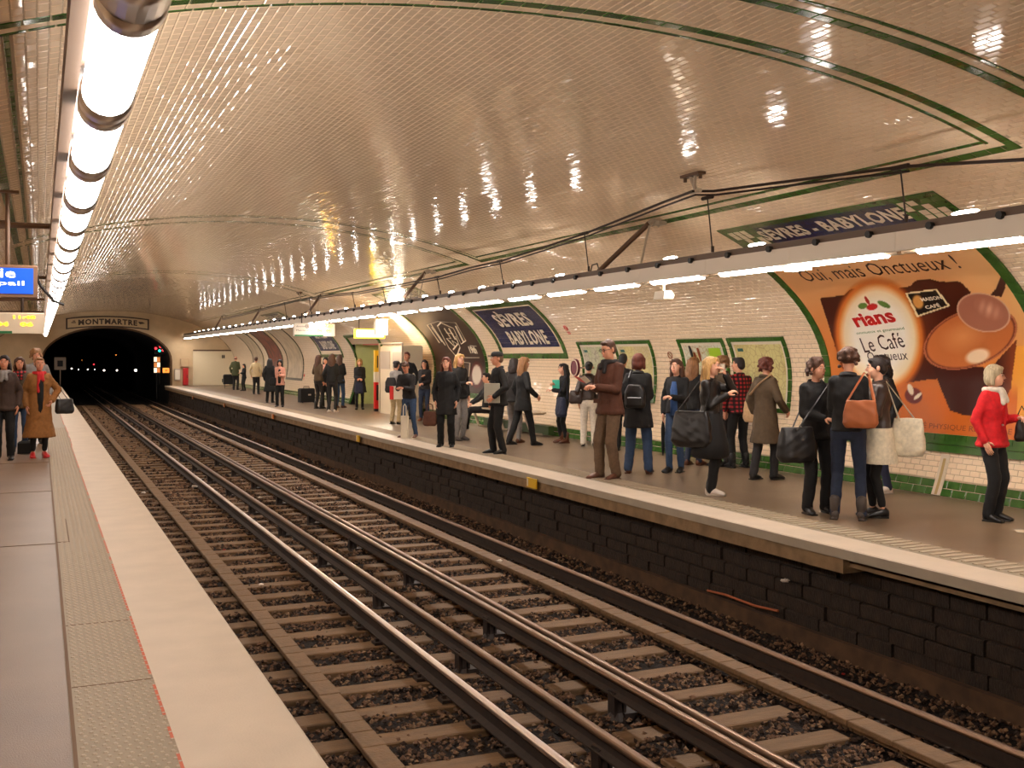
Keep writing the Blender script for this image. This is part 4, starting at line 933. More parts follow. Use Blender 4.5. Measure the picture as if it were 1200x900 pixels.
# booth, help post, bench
Yb0 = (1250*9.2/(CS*(440-47))-9.2*SN)/CS
u = empty('booth', (9.15, 28.3, 0), 0, 'pale metal service booth against the wall, left of the crest poster', 'booth')
g = G(); g.box((0, 0, .95), (.55, 2.1, 1.9), ch=.03); g.obj('body', mat('pale_booth', rgb(214, 198, 170), rough=.45), u)
g = G(); g.box((-.285, -.55, 1.5), (.02, .8, .45)); g.box((-.285, .55, 1.5), (.02, .9, .5)); g.obj('panel', GREYMET, u)
g = G(); g.box((-.285, -.55, 1.15), (.03, .5, .3)); g.obj('window', mat('brown_glass', rgb(120, 84, 60), rough=.2), u)
g = G(); g.tube([(-.30, -1.05, 0), (-.30, -1.05, 1.96), (-.30, 1.05, 1.96), (-.30, 1.05, 0)], .025, 6); g.obj('rail', GREYMET, u)
X, Y = at_z(441.5, 482); Y = 28.1; X = 9.02
u = empty('help_post', (X-.25, 27.9, 0), 0, 'slim yellow, white and red help post beside the booth', 'post'); u.location = (*at_z(441.5, 482), 0)
for nm, a, b, m in (('yellow_panel', 1.15, 1.78, YEL), ('white_panel', .85, 1.15, WHITEMET), ('red_panel', .08, .85, mat('red_enamel', rgb(214, 28, 26), rough=.4)), ('base', 0, .08, BLACK)):
    g = G(); g.box((0, 0, (a+b)/2), (.16, .13, b-a)); g.obj(nm, m, u)
g = G(); g.box((0, -.07, 1.45), (.03, .02, .35)); g.box((0, -.07, .55), (.06, .02, .45)); g.obj('slot', BLACK, u)
u = empty('bench', (9.1, 20.9, 0), 0, 'pale bench along the wall beneath the nearer blue sign', 'bench')
for k in range(4):
    g = G(); g.box((-.02+.11*(k-1.5), 0, .47), (.095, 3.2, .03), ch=.006); g.obj('slat', mat('bench_slat', rgb(190, 168, 140), rough=.4), u)
for y in (-1.4, 0, 1.4):
    g = G(); g.tube([(-.2, y, .45), (-.05, y, .05), (.2, y, 0.02)], .03, 6); g.box((0, y, .44), (.46, .06, .03)); g.obj('leg', GREYMET, u)
g = G(); g.box((.25, 0, .12), (.12, 3.4, .18)); g.obj('plinth', mat('green_plinth', rgb(50, 76, 34), rough=.4), u)
Y, z = at_x(674, 431, 9.35); u = empty('round_sign', (9.35, Y, z), 0, 'round maroon sign jutting from the wall left of the leftmost map', 'sign')
g = G(); g.tube([(-.02, 0, 0), (.02, 0, 0)], .17, 24); g.obj('disc', mat('maroon_enamel', rgb(104, 30, 44), rough=.4), u); g = G(); g.tube([(0, 0, 0), (.42, 0, 0)], .02, 6); g.obj('bracket', GREYMET, u)
g = G(); a = [(-.03, .15*math.cos(t), .15*math.sin(t)) for t in [i*math.pi/12 for i in range(25)]]; g.tube(a, .012, 4); g.obj('rim', INKC, u)
for px, py, h, lab in ((1.0*663.5, 384, .25, 'small red pictogram on the tiles right of the blue name sign'), (786, 416, .28, 'small red no-smoking notice between the maps'), (483, 378, .2, 'tiny red notice on the tiles left of the crest poster'), (357, 440, .3, 'tiny red stripe notice on the wall above the suitcase')):
    Y, s = pix_wall(px, py); u = empty('notice', VP(s, Y), 0, lab, 'notice'); g = G(); n = 14
    g.tube([VP(s+.06*math.cos(6.283*i/n), Y+.06*math.sin(6.283*i/n), .014) for i in range(n+1)], .008, 4); g.tube([VP(s+.05, Y+.05, .014), VP(s-.05, Y-.05, .014)], .007, 4); wall_slab(g, Y-.06, Y+.06, s-h*.6, s-h*.5, .011, .014, 1); wall_slab(g, Y-.06, Y+.06, s-h*.45, s-h*.35, .011, .014, 1); local(g.obj('print', INKR if px != 786 else INKO, u))
# ------------------------------------------------------------------ people
PEND = []                                   # (object, extra geometry, wrinkle amplitude, seed)
def voxel(g, name, m, parent, vx, smooth=2, extra=None, wr=0.0, seed=0):
    o = g.obj(name, m, parent); md = o.modifiers.new('r', 'REMESH'); md.mode = 'VOXEL'; md.voxel_size = vx; md.use_smooth_shade = True
    if smooth: sm = o.modifiers.new('s', 'SMOOTH'); sm.iterations = smooth; sm.factor = .5
    PEND.append((o, extra, wr, seed)); return o
def finish():
    bpy.context.view_layer.update(); dg = bpy.context.evaluated_depsgraph_get()
    for o, extra, wr, seed in PEND:
        ev = o.evaluated_get(dg); me = ev.to_mesh(); n = len(me.vertices); V = np.empty(n*3, np.float32); me.vertices.foreach_get('co', V); V = V.reshape(-1, 3).astype(float)
        nf = len(me.polygons); nl = len(me.loops)
        Lp = np.empty(nl, np.int32); me.loops.foreach_get('vertex_index', Lp); tot = np.empty(nf, np.int32); me.polygons.foreach_get('loop_total', tot)
        if wr:
            N = np.empty(n*3, np.float32); me.vertices.foreach_get('normal', N); N = N.reshape(-1, 3); x, y, z = V.T
            w_ = np.sin(z*38+2.3*np.sin(x*17+seed)+3*np.sin(y*15))*.5+np.sin(z*71+x*40+seed*2)*.25+np.sin(x*47+y*53+z*12+seed)*.35
            V += N*(w_*wr)[:, None]
        ev.to_mesh_clear()
        ev_ = extra.v if extra else []; ef = extra.f if extra else []
        V = np.concatenate([V, np.array(ev_, float).reshape(-1, 3)]) if ev_ else V
        loops = np.concatenate([Lp, np.array([i+n for q in ef for i in q], np.int32)]) if ef else Lp
        tots = np.concatenate([tot, np.array([len(q) for q in ef], np.int32)]) if ef else tot
        me2 = bpy.data.meshes.new(o.name); me2.vertices.add(len(V)); me2.vertices.foreach_set('co', V.astype(np.float32).ravel()); me2.loops.add(len(loops)); me2.loops.foreach_set('vertex_index', loops.astype(np.int32))
        me2.polygons.add(len(tots)); me2.polygons.foreach_set('loop_start', np.concatenate([[0], np.cumsum(tots)[:-1]]).astype(np.int32)); me2.polygons.foreach_set('use_smooth', np.ones(len(tots), bool))
        for m in o.data.materials: me2.materials.append(m)
        me2.update(calc_edges=True); old = o.data; o.modifiers.clear(); o.data = me2; bpy.data.meshes.remove(old)

def cl(name, r, g_, b, rough=.8): return mat('cloth_'+name, rgb(r, g_, b), rough=rough, var=.25, vscale=30, bump=.25, bscale=220)
C_ = dict(black=cl('black', 15, 13, 14), charcoal=cl('charcoal', 34, 30, 30), leather=mat('black_leather', rgb(24, 20, 19), rough=.38, var=.3, vscale=12), brownleather=mat('brown_leather', rgb(52, 34, 26), rough=.4, var=.3, vscale=12),
    red=cl('red', 214, 18, 28), navy=cl('navy', 30, 36, 62), jeans=cl('jeans', 50, 72, 104), darkjeans=cl('darkjeans', 30, 42, 66), brown=cl('brown', 92, 52, 34), dkbrown=cl('dkbrown', 62, 42, 32), greybrown=cl('greybrown', 112, 88, 66),
    beige=cl('beige', 200, 178, 136), white=cl('white', 230, 218, 200), cream=cl('cream', 222, 208, 180), grey=cl('grey', 140, 134, 130), pink=cl('pink', 222, 160, 140), green=cl('green', 70, 74, 40), camel=cl('camel', 150, 98, 44), blue=cl('blue', 50, 84, 140),
    tan=mat('tan_leather', rgb(164, 88, 42), rough=.45, var=.2, vscale=9), palebeige=cl('palebeige', 186, 150, 110), scarlet=cl('scarlet', 200, 30, 34), olive=cl('olive', 80, 62, 40))
def plaid():
    m = mat('cloth_plaid', rgb(150, 26, 30), rough=.8); nt = m.node_tree; b = nt.nodes['Principled BSDF']; tc = nt.nodes.new('ShaderNodeTexCoord'); last = None
    for ax in ('X', 'Z'):
        wv = nt.nodes.new('ShaderNodeTexWave'); wv.bands_direction = ax; wv.inputs['Scale'].default_value = 5.5; nt.links.new(tc.outputs['Object'], wv.inputs['Vector'])
        r = nt.nodes.new('ShaderNodeValToRGB'); r.color_ramp.elements[0].position = .45; r.color_ramp.elements[1].position = .55; r.color_ramp.elements[0].color = (.12, .1, .1, 1); nt.links.new(wv.outputs['Fac'], r.inputs[0])
        if last is None: last = r.outputs[0]
        else:
            mx = nt.nodes.new('ShaderNodeMixRGB'); mx.blend_type = 'MULTIPLY'; mx.inputs[0].default_value = 1; nt.links.new(last, mx.inputs[1]); nt.links.new(r.outputs[0], mx.inputs[2]); last = mx.outputs[0]
    mx = nt.nodes.new('ShaderNodeMixRGB'); mx.blend_type = 'MULTIPLY'; mx.inputs[0].default_value = 1; mx.inputs[1].default_value = rgb(170, 30, 34); nt.links.new(last, mx.inputs[2]); nt.links.new(mx.outputs[0], b.inputs['Base Color']); return m
C_['plaid'] = plaid()
SKIN = [mat('skin_a', rgb(222, 160, 128), rough=.5, var=.08, vscale=20), mat('skin_b', rgb(206, 140, 108), rough=.5, var=.08, vscale=20), mat('skin_c', rgb(230, 172, 142), rough=.5, var=.08, vscale=20)]
def hr(n, r, g_, b): return mat('hair_'+n, rgb(r, g_, b), rough=.55, var=.5, vscale=26, bump=.4, bscale=60, stretch=(3, 3, .35))
H = dict(brown=hr('brown', 84, 50, 30), dark=hr('dark', 38, 24, 20), black=hr('black', 18, 14, 16), blonde=hr('blonde', 206, 160, 96), light=hr('light', 150, 104, 62), grey=hr('grey', 206, 186, 150), auburn=hr('auburn', 104, 44, 26), greybrown=hr('greybrown', 128, 96, 72))
LIP = mat('lips', rgb(176, 80, 74), rough=.4); EYEM = mat('eye_dark', rgb(30, 22, 20), rough=.2); EYEW = mat('eye_white', rgb(226, 214, 204), rough=.2)
SHOEM = dict(black=mat('shoe_black', rgb(20, 18, 18), rough=.35), brown=mat('shoe_brown', rgb(98, 56, 36), rough=.4), grey=mat('shoe_grey', rgb(70, 60, 54), rough=.5), white=mat('shoe_white', rgb(220, 208, 196), rough=.5), red=mat('shoe_red', rgb(200, 30, 34), rough=.35))

def ik(a, b, l1, l2, pole):
    a, b, pole = Vector(a), Vector(b), Vector(pole); d = b-a; L = min(d.length, (l1+l2)*.999); dn = d.normalized(); b = a+dn*L
    x = (l1*l1-l2*l2+L*L)/(2*L); h = math.sqrt(max(l1*l1-x*x, 0)); p = (pole-dn*pole.dot(dn)).normalized(); return a+dn*x+p*h, b
def person(foot, hgt, face, label, top=('jacket', 'black', .50), bottom=('trousers', 'black'), shoes='black', hair=('long', 'brown'), arms=('down', 'down'), legs=None, head=(0, 0), skin=0,
           man=False, sit=False, lean=0.0, extras=(), detail=2, girth=1.0, ztop=None, feet_in=False):
    """foot: photo pixel between the feet; face: 0 towards the viewpoint, 90 to picture right, 180 away, -90 left"""
    X, Y = at_z(*foot) if not isinstance(foot, dict) else foot['xy']
    fx, fy = X, Y; n_ = math.hypot(fx, fy); fx /= n_; fy /= n_; a = math.radians(face); dx = -fx*math.cos(a)+fy*math.sin(a); dy = -fy*math.cos(a)-fx*math.sin(a)
    rz = math.atan2(dy, dx)-math.pi/2
    P = empty('person', (X, Y, 0), rz, label, 'person'); h = hgt; vx = {2: .0125, 1: .017, 0: .024}[detail]; sd = random.random()*10
    sw = (.106 if man else .090)*h; hw = (.050 if man else .052)*h
    # joints
    dz = -.245*h if sit else 0.0
    hip = Vector((0, 0, .515*h+dz)); sh = Vector((0, lean*h*.3, .815*h+dz)); SH = {s: sh+Vector((s*sw, -.005*h, 0)) for s in (-1, 1)}
    legs = legs or ((-.055, -.01), (.055, .02)); L = {}
    for s, (lx, ly) in zip((-1, 1), legs):
        hp = hip+Vector((s*hw, 0, -.01*h)); an = Vector((lx*h, ly*h, .045*h))
        if sit: kn = hp+Vector((s*.01, .245*h, .0)); an = Vector((kn.x+lx*h*.3, kn.y+ly*h+.02, .045*h))
        else:
            lift = max(0, abs(ly)-.10)*.25*h if ly < 0 else 0; an.z += lift
            kn, an = ik(hp, an, .236*h, .232*h, (0, 1, 0))
        L[s] = (hp, kn, an)
    A = {}
    for s, ty in zip((-1, 1), arms):
        S = SH[s]; off = dict(down=(.03*s, .02, -.30), pocket=(.02*s, .05, -.255), front=(-.075*s, .165, -.15), clasp=(-.085*s, .13, -.20), chest=(-.09*s, .13, -.09), mouth=(-.075*s, .115, .055), strap=(-.02*s, .085, -.05), hip=(.045*s, .10, -.25), back=(.03*s, -.08, -.28), fwd=(-.03*s, .24, -.14), out=(.10*s, .03, -.26), lap=(-.05*s, .22, -.22))[ty if isinstance(ty, str) else 'down'] if isinstance(ty, str) else ty
        pole = (s*.5, -.8, -.3) if ty not in ('strap', 'mouth') else (s*.7, -.1, -1)
        if ty == 'pocket': pole = (s*1.0, -.7, 0)
        el, wr = ik(S, S+Vector(off)*h, .172*h, .150*h, pole); A[s] = (S, el, wr)
    # body
    g = G()
    if not sit: g.loft([(0, 0, (.47)*h, .055*h, .045*h), (0, 0, .515*h, .083*h*girth, .06*h*girth), (0, 0, .58*h, .078*h*girth, .055*h*girth), (0, lean*h*.10, .64*h, .07*h*girth, .052*h*girth), (0, lean*h*.2, .73*h, .085*h*girth, .062*h*girth), (0, sh.y, .79*h, .074*h, .048*h), (0, sh.y, .825*h, .040*h, .034*h)], 14)
    else: g.loft([(0, 0, .47*h+dz, .07*h, .055*h), (0, 0, .55*h+dz, .08*h, .06*h), (0, lean*h*.1, .64*h+dz, .07*h, .052*h), (0, lean*h*.2, .73*h+dz, .085*h, .06*h), (0, sh.y, .79*h+dz, .086*h, .053*h), (0, sh.y, .825*h+dz, .055*h, .038*h)], 14)
    for s in (-1, 1):
        hp, kn, an = L[s]; g.cap(hp, .044*h, kn, .027*h); md_ = kn.lerp(an, .3)+Vector((0, -.005*h, 0)); g.cap(kn, .026*h, md_, .026*h); g.cap(md_, .026*h, an, .016*h); g.cap(an, .016*h, an+Vector((s*.010*h, .068*h, -.026*h)), .011*h)
        S, el, wr = A[s]; g.cap(S+Vector((-s*.05*h, 0, -.004*h)), .022*h, S+Vector((-s*.016*h, 0, -.016*h)), .024*h); g.cap(S+Vector((-s*.016*h, 0, -.016*h)), .024*h, el, .019*h); g.cap(el, .0195*h, wr, .0145*h)
    nk = Vector((0, sh.y+.002*h, .825*h+dz)); hy, hp_ = head; HC = Vector((0, sh.y+.016*h+math.sin(math.radians(hp_))*.02*h, .932*h+dz)); R = Matrix.Rotation(math.radians(hy), 3, 'Z') @ Matrix.Rotation(math.radians(-hp_), 3, 'X')
    def HP(x, y, z): return HC + R @ Vector((x*h*1.06, y*h*1.06, z*h*1.04))
    g.cap(nk+Vector((0, 0, -.01*h)), .030*h, HP(0, -.012, -.035), .028*h)
    g.ell(HP(0, -.004, .012), (.0435*h, .053*h, .052*h), R); g.ell(HP(0, .014, -.026), (.034*h, .038*h, .042*h), R); g.ell(HP(0, .030, -.052), (.017*h, .014*h, .013*h), R)
    for s in (-1, 1): g.ell(HP(s*.020, .028, -.018), (.014*h, .014*h, .016*h), R)
    e = G(); k = 1.0
    e.ring([[HP(-.0035, .050, .008), HP(.0035, .050, .008), HP(0, .046, .010)], [HP(-.0085, .047, -.018), HP(.0085, .047, -.018), HP(0, .066, -.016)], [HP(-.005, .044, -.023), HP(.005, .044, -.023), HP(0, .052, -.024)]])
    for s in (-1, 1): e.ell(HP(s*.0445, -.004, -.004), (.005*h, .011*h, .018*h), R, nu=8, nv=6)
    # hands
    for s in (-1, 1):
        S, el, wr = A[s]; d = (wr-el).normalized(); ty = arms[0 if s < 0 else 1]
        curl = .35 if ty in ('down', 'out', 'back') else .9
        med = Vector((-s, 0, 0)) if ty in ('down', 'out', 'back', 'hip', 'pocket') else Vector((0, -.3, -.9)); pn = (med-d*med.dot(d)).normalized(); sd_ = d.cross(pn).normalized()
        pc = wr+d*.030*h; Rm = Matrix((sd_, pn, d)).transposed(); g.ell(pc, (.0235*h, .0125*h, .030*h), Rm, nu=10, nv=6)
        for f_i, (o_, ln) in enumerate(((-.017, .040), (-.006, .046), (.0055, .043), (.0165, .034))):
            b0 = wr+d*.052*h+sd_*o_*h; p1 = b0+(d*math.cos(curl*.6)+pn*math.sin(curl*.6))*ln*.5*h; p2 = p1+(d*math.cos(curl*1.6)+pn*math.sin(curl*1.6))*ln*.5*h
            e.tube([b0-d*.012*h, b0, p1, p2], [.0056*h, .0056*h, .005*h, .0036*h], 6)
        tdir = sd_ if (sd_.y > 0 or abs(sd_.y) < .2 and sd_.z > 0) else -sd_; t0_ = wr+d*.012*h+tdir*.016*h; t1 = t0_+(d*.6+tdir*.7+pn*.3)*.024*h; e.tube([t0_, t1, t1+(d*.85+tdir*.1+pn*.4)*.022*h], [.0075*h, .0062*h, .0045*h], 6)
    BODY = voxel(g, 'body', SKIN[skin], P, vx, 2, e)
    # face
    if detail == 2 or abs(face+hy) < 100 or abs(face-hy) < 100:
        for s in (-1, 1):
            gg = G(); gg.ell(HP(s*.0165, .0455, .004), (.0072*h, .004*h, .0036*h), R, nu=8, nv=6); gg.ell(HP(s*.0165, .0492, .004), (.0034*h, .0018*h, .0034*h), R, nu=8, nv=6, mi=1)
            gg.tube([HP(s*.010, .050, .0135), HP(s*.018, .0505, .0155), HP(s*.026, .043, .0125)], .0019*h, 5, mi=1); gg.obj('eye', [EYEW, EYEM], BODY, smooth=True)
        gg = G(); gg.ell(HP(0, .0505, -.0355), (.0125*h, .004*h, .0035*h), R, nu=10, nv=6); gg.obj('mouth', LIP, BODY, smooth=True)
    # hair
    hs, hc = hair; g = G()
    if hs == 'short' or hs == 'cap': g.ell(HP(0, -.012, .020), (.048*h, .054*h, .052*h), R); g.ell(HP(0, -.030, -.008), (.042*h, .034*h, .040*h), R); g.ell(HP(0, .028, .050), (.032*h, .022*h, .014*h), R)
    elif hs == 'curly':
        g.ell(HP(0, -.010, .022), (.054*h, .058*h, .056*h), R)
        rr = random.Random(label)
        for i in range(46):
            t = rr.uniform(0, 6.28); z = rr.uniform(-.045, .065); q = math.sqrt(max(0, 1-(z/.075)**2)); x, y = .054*q*math.cos(t), -.012+.056*q*math.sin(t)
            if y > .016 and z < .035: continue
            c = HP(x, y, z); g.ell(c, (.014*h,)*3, nu=7, nv=5)
    elif hs == 'bun': g.ell(HP(0, -.010, .018), (.050*h, .056*h, .054*h), R); g.ell(HP(0, -.034, -.004), (.040*h, .034*h, .040*h), R); g.ell(HP(0, -.060, .034), (.026*h, .024*h, .024*h), R); g.ell(HP(0, .030, .044), (.036*h, .022*h, .016*h), R)
    elif hs == 'bald': g.ell(HP(0, -.030, -.004), (.045*h, .030*h, .026*h), R)
    elif hs == 'bob':
        g.ell(HP(0, -.010, .020), (.053*h, .058*h, .056*h), R); g.ell(HP(0, -.026, -.020), (.054*h, .040*h, .052*h), R)
        for s in (-1, 1): g.cap(HP(s*.042, .004, .02), .016*h, HP(s*.044, .004, -.050), .014*h)
        g.ell(HP(0, .030, .046), (.036*h, .020*h, .014*h), R)
    else:
        ln = {'long': .115, 'vlong': .19, 'mid': .075, 'hood': .10}[hs]
        g.ell(HP(0, -.012, .020), (.048*h, .055*h, .053*h), R); bk = HP(0, -.036, -.02); g.cap(bk, .042*h, bk+Vector((0, -.020*h, -ln*h)), .030*h)
        for s in (-1, 1):
            for kx, ky in ((.042, -.004), (.043, -.022)):
                a0 = HP(s*kx, ky, .012); g.cap(a0, .012*h, a0+Vector((s*.006*h, -.002*h, -ln*h*.9)), .011*h)
            bk = HP(s*.022, -.036, -.02); g.cap(bk, .024*h, bk+Vector((s*.014*h, -.014*h, -ln*1.05*h)), .018*h)
        g.ell(HP(0, .028, .048), (.034*h, .020*h, .012*h), R)
        rr = random.Random(label)
        for i in range(26):                       # loose locks
            t = rr.uniform(math.radians(165), math.radians(375)); c0, s0_ = math.cos(t), math.sin(t); a0 = HP(.046*c0, -.012+.05*s0_, rr.uniform(.0, .04)); e0 = HP(.052*c0+rr.uniform(-.006, .006), -.018+.050*s0_, -.02)
            e1 = e0+Vector((.006*h*c0, -.010*h, -ln*h*rr.uniform(.7, 1.15))); wv = Vector((rr.uniform(-.010, .010)*h, rr.uniform(-.008, .008)*h, 0)); m1 = e0.lerp(e1, .35)+wv; m2 = e0.lerp(e1, .7)-wv
            g.cap(a0, .008*h, e0, .009*h, 6); g.cap(e0, .009*h, m1, .009*h, 6); g.cap(m1, .009*h, m2, .008*h, 6); g.cap(m2, .008*h, e1, .004*h, 6)
        for x0, x1 in ((-.034, -.006), (-.030, .012), (.034, .006), (.030, -.004)): g.cap(HP(x0*.6, .030, .056), .009*h, HP(x0*1.05, .040, .022), .007*h, 6)
    voxel(g, 'hair' if hs != 'cap' else 'hair', H[hc], P, vx*.85, 2, None, .0028 if detail else 0, sd)
    if hs == 'cap':
        g = G(); g.loft([(0, 0, 0, .052*h, .060*h), (0, 0, .014*h, .055*h, .064*h), (0, 0, .034*h, .050*h, .058*h), (0, 0, .046*h, .030*h, .036*h)], 16); b0 = len(g.v)
        g.loft([(0, .060*h, -.002*h, .040*h, .034*h), (0, .062*h, .008*h, .040*h, .034*h)], 14); g.v = [tuple(HP(0, -.004, .022)+R @ Vector(p)) for p in g.v]; g.obj('cap', C_['charcoal'], P, smooth=True)
    # clothes
    ck, cc, hem = top; hemz = hem*h+dz; inf = {'jacket': .016, 'coat': .020, 'shirt': .009, 'puffy': .026}[ck if ck in ('jacket', 'coat', 'shirt', 'puffy') else 'jacket']*h
    g = G(); ths = [(.645, .068, .050), (.73, .080, .058), (.785, .080, .050), (.815, .060, .042), (.836, .040, .034)]; rings = []
    waist = .515*h+dz
    if ck == 'coat' or hemz < waist-.02*h:
        if not sit: rings += [(0, 0, hemz, (.083*girth+.030*(waist-hemz)/(.2*h))*h+inf, (.060*girth+.030*(waist-hemz)/(.2*h))*h+inf), (0, 0, (hemz+waist)/2, (.084*girth+.012)*h+inf, (.062*girth+.012)*h+inf)]
    rings += [(0, 0, max(hemz, waist)+.0*h, .084*h*girth+inf, .061*h*girth+inf)]
    for z, rx, ry in ths: rings.append((0, sh.y*min(1, max(0, (z-.55)/.24)), z*h+dz, rx*h*girth+inf, ry*h*girth+inf*.9))
    rings = sorted(rings, key=lambda q: q[2]); g.loft(rings, 16)
    for s in (-1, 1):
        S, el, wr = A[s]; cuff = el.lerp(wr, .93); g.cap(S+Vector((-s*.014*h, 0, -.014*h)), .032*h+inf*.5, el, .027*h+inf*.5); g.cap(el, .027*h+inf*.5, cuff, .021*h+inf*.45)
        g.cap(S+Vector((-s*.055*h, 0, .006*h)), .022*h+inf*.3, S+Vector((-s*.014*h, 0, -.012*h)), .029*h+inf*.4)
    g.cap(nk+Vector((0, -.006*h, -.012*h)), .036*h, nk+Vector((0, -.006*h, .006*h)), .037*h)
    if sit and ck == 'coat':
        for s in (-1, 1): g.cap(L[s][0], .066*h, L[s][0].lerp(L[s][1], .6), .056*h)
    TOP = voxel(g, ck if ck in ('coat', 'jacket', 'shirt') else 'jacket', C_[cc], P, vx*1.1, 2, None, .0045 if detail else .003, sd)
    if detail == 2:                             # collar and lapels / closing edge
        gg = G(); ny = sh.y; zt_ = .835*h+dz
        gg.ring([[Vector((.043*h*math.cos(t), ny-.004*h+.041*h*math.sin(t), zt_-.012*h-.010*h*math.sin(t))) for t in [math.radians(a_) for a_ in range(-240, 61, 20)]], [Vector((.047*h*math.cos(t), ny-.004*h+.046*h*math.sin(t), zt_+.016*h-.012*h*math.sin(t))) for t in [math.radians(a_) for a_ in range(-240, 61, 20)]], [Vector((.056*h*math.cos(t), ny-.004*h+.054*h*math.sin(t), zt_-.002*h-.012*h*math.sin(t))) for t in [math.radians(a_) for a_ in range(-240, 61, 20)]]], closed=False, cap=False)
        gg.obj('collar', C_[cc], TOP, smooth=True)
        ft = .062*h*girth+inf; gg = G(); gg.tube([(0.008, ny+ft*.78, .80*h+dz), (.008, ny*.6+ft*.99, .73*h+dz), (.008, ny*.3+ft*.93, .65*h+dz), (.008, ft*.98, max(hemz, .53*h+dz))], .004, 5); gg.obj('front_edge', C_['black' if cc in ('leather', 'charcoal') else cc], TOP)
    bk_, bc = bottom[:2]; lg = bottom[2] if len(bottom) > 2 else 1.0
    if bk_ in ('trousers', 'jeans', 'leggings', 'skirt'):
        g = G(); fl = {'trousers': (.055, .042, .036), 'jeans': (.052, .038, .032), 'leggings': (.049, .036, .027), 'skirt': (.049, .036, .026)}[bk_]
        g.loft([(0, 0, (.465)*h+dz, .058*h, .05*h), (0, 0, .50*h+dz, .084*h*girth, .063*h*girth), (0, 0, .55*h+dz, .083*h*girth, .061*h*girth), (0, 0, .60*h+dz, .076*h*girth, .056*h*girth)], 14)
        for s in (-1, 1):
            hp, kn, an = L[s]; g.cap(hp+Vector((0, 0, .0)), fl[0]*h*1.06, kn, fl[1]*h*lg); end = an+Vector((0, -.004*h, -.012*h)) if bk_ != 'leggings' and bk_ != 'skirt' else kn.lerp(an, .88); g.cap(kn, fl[1]*h*lg, kn.lerp(end, .55), (fl[1]+fl[2])/2*h*lg); g.cap(kn.lerp(end, .55), (fl[1]+fl[2])/2*h*lg, end+Vector((0, 0, .012*h)), fl[2]*h*lg)
        voxel(g, 'trousers' if bk_ != 'leggings' and bk_ != 'skirt' else 'leggings', C_[bc], P, vx*1.1, 2, None, .004 if detail else .002, sd+3)
    if bk_ == 'skirt':
        g = G(); n = 36; z0, z1 = .34*h, .56*h; rings = []
        for k in range(6):
            z = z1+(z0-z1)*k/5; w_ = .104+.032*k/5; rings.append([(w_*h*math.cos(t)*(1+.05*k/5*math.cos(t*18)), (w_-.026)*h*math.sin(t)*(1+.05*k/5*math.cos(t*18)), z) for t in [2*math.pi*i/n for i in range(n)]])
        g.ring(rings, cap=False); g.obj('skirt', C_[bottom[3] if len(bottom) > 3 else 'white'], P, smooth=True)
    # shoes
    shk = shoes if isinstance(shoes, tuple) else ('shoe', shoes)
    for s in (-1, 1):
        an = L[s][2]; g = G(); z0 = an.z-.045*h; t = math.atan2(s*.012, .075)
        fy_ = .0; c = Vector((an.x, an.y, z0)); ds = [(-.034, .018, .046), (-.014, .024, .064), (.02, .026, .052), (.055, .028, .036), (.085, .026, .024), (.102, .016, .014)]
        rings = []
        for yy, ww, hh in ds:
            yy *= h; ww *= h; hh *= h; cx = c.x+s*.012*h*(yy/(.075*h)); rings.append([(cx+ww*math.cos(a_), c.y+yy, z0+.004*h+max(0, hh*.5+hh*.5*math.sin(a_))) for a_ in [2*math.pi*i/10 for i in range(10)]])
        g.ring(rings); g.box((c.x+s*.004*h, c.y+.034*h, z0+.005*h), (.044*h, .128*h, .010*h), ch=.002)
        if shk[0] == 'boot': g.cap((an.x, an.y-.004*h, an.z+.0*h), .030*h, (an.x, an.y-.006*h, an.z+.07*h), .031*h); g.box((c.x, c.y-.026*h, z0+.008*h), (.03*h, .03*h, .016*h))
        g.obj('boot' if shk[0] == 'boot' else 'shoe', SHOEM[shk[1]], P, smooth=True)
    for ex in extras:
        if ex[0] == 'scarf':
            g = G(); ny = sh.y; g.tube([(.050*h*math.cos(t), ny+.004*h+.052*h*math.sin(t), .842*h+dz) for t in [2*math.pi*i/14 for i in range(15)]], .019*h, 8); g.cap((.012*h, ny+.068*h, .825*h+dz), .020*h, (.018*h, ny+.080*h, ex[2]*h+dz if len(ex) > 2 else .76*h+dz), .018*h); g.cap((-.02*h, ny+.066*h, .825*h+dz), .018*h, (-.026*h, ny+.082*h, .77*h+dz), .016*h)
            voxel(g, 'scarf', C_[ex[1]], P, vx, 1, None, .003, sd)
        if ex[0] == 'front':
            g = G(); g.loft([(0, .036*h, ex[2]*h+dz, .040*h, .048*h), (0, .040*h, .64*h+dz, .036*h, .046*h), (0, .046*h+sh.y*.6, .73*h+dz, .034*h, .046*h), (0, .034*h+sh.y, .80*h+dz, .022*h, .036*h)], 12); g.v = [(a_, b_*1.0+.008*h, c_) for a_, b_, c_ in g.v]; g.obj('shirt_front', C_[ex[1]], P, smooth=True)
        if ex[0] == 'glasses':
            g = G()
            for s in (-1, 1): g.tube([HP(s*.018+.011*math.cos(t), .056, .004+.009*math.sin(t)) for t in [2*math.pi*i/10 for i in range(11)]], .0016*h, 4); g.tube([HP(s*.029, .055, .006), HP(s*.044, .0, .006)], .0016*h, 4)
            g.tube([HP(-.007, .057, .006), HP(.007, .057, .006)], .0016*h, 4); g.obj('glasses', EYEM, P)
        if ex[0] == 'pockets':
            g = G()
            for s in (-1, 1): g.box((s*.055*h, .062*h*girth+inf+.002, .56*h), (.05*h, .012, .03*h), ch=.003)
            g.obj('pocket_flap', C_[cc], TOP)
        if ex[0] == 'button': 
            g = G(); g.ell((.03*h, .068*h+inf, .62*h), (.008*h,)*3, nu=6, nv=4); g.obj('button', STEEL, TOP)
    P['_'] = 0; del P['_']
    return P, A, L, h, sh, dz
def world(P, v):
    R = Matrix.Rotation(P.rotation_euler.z, 3, 'Z'); return P.location + R @ Vector(v)
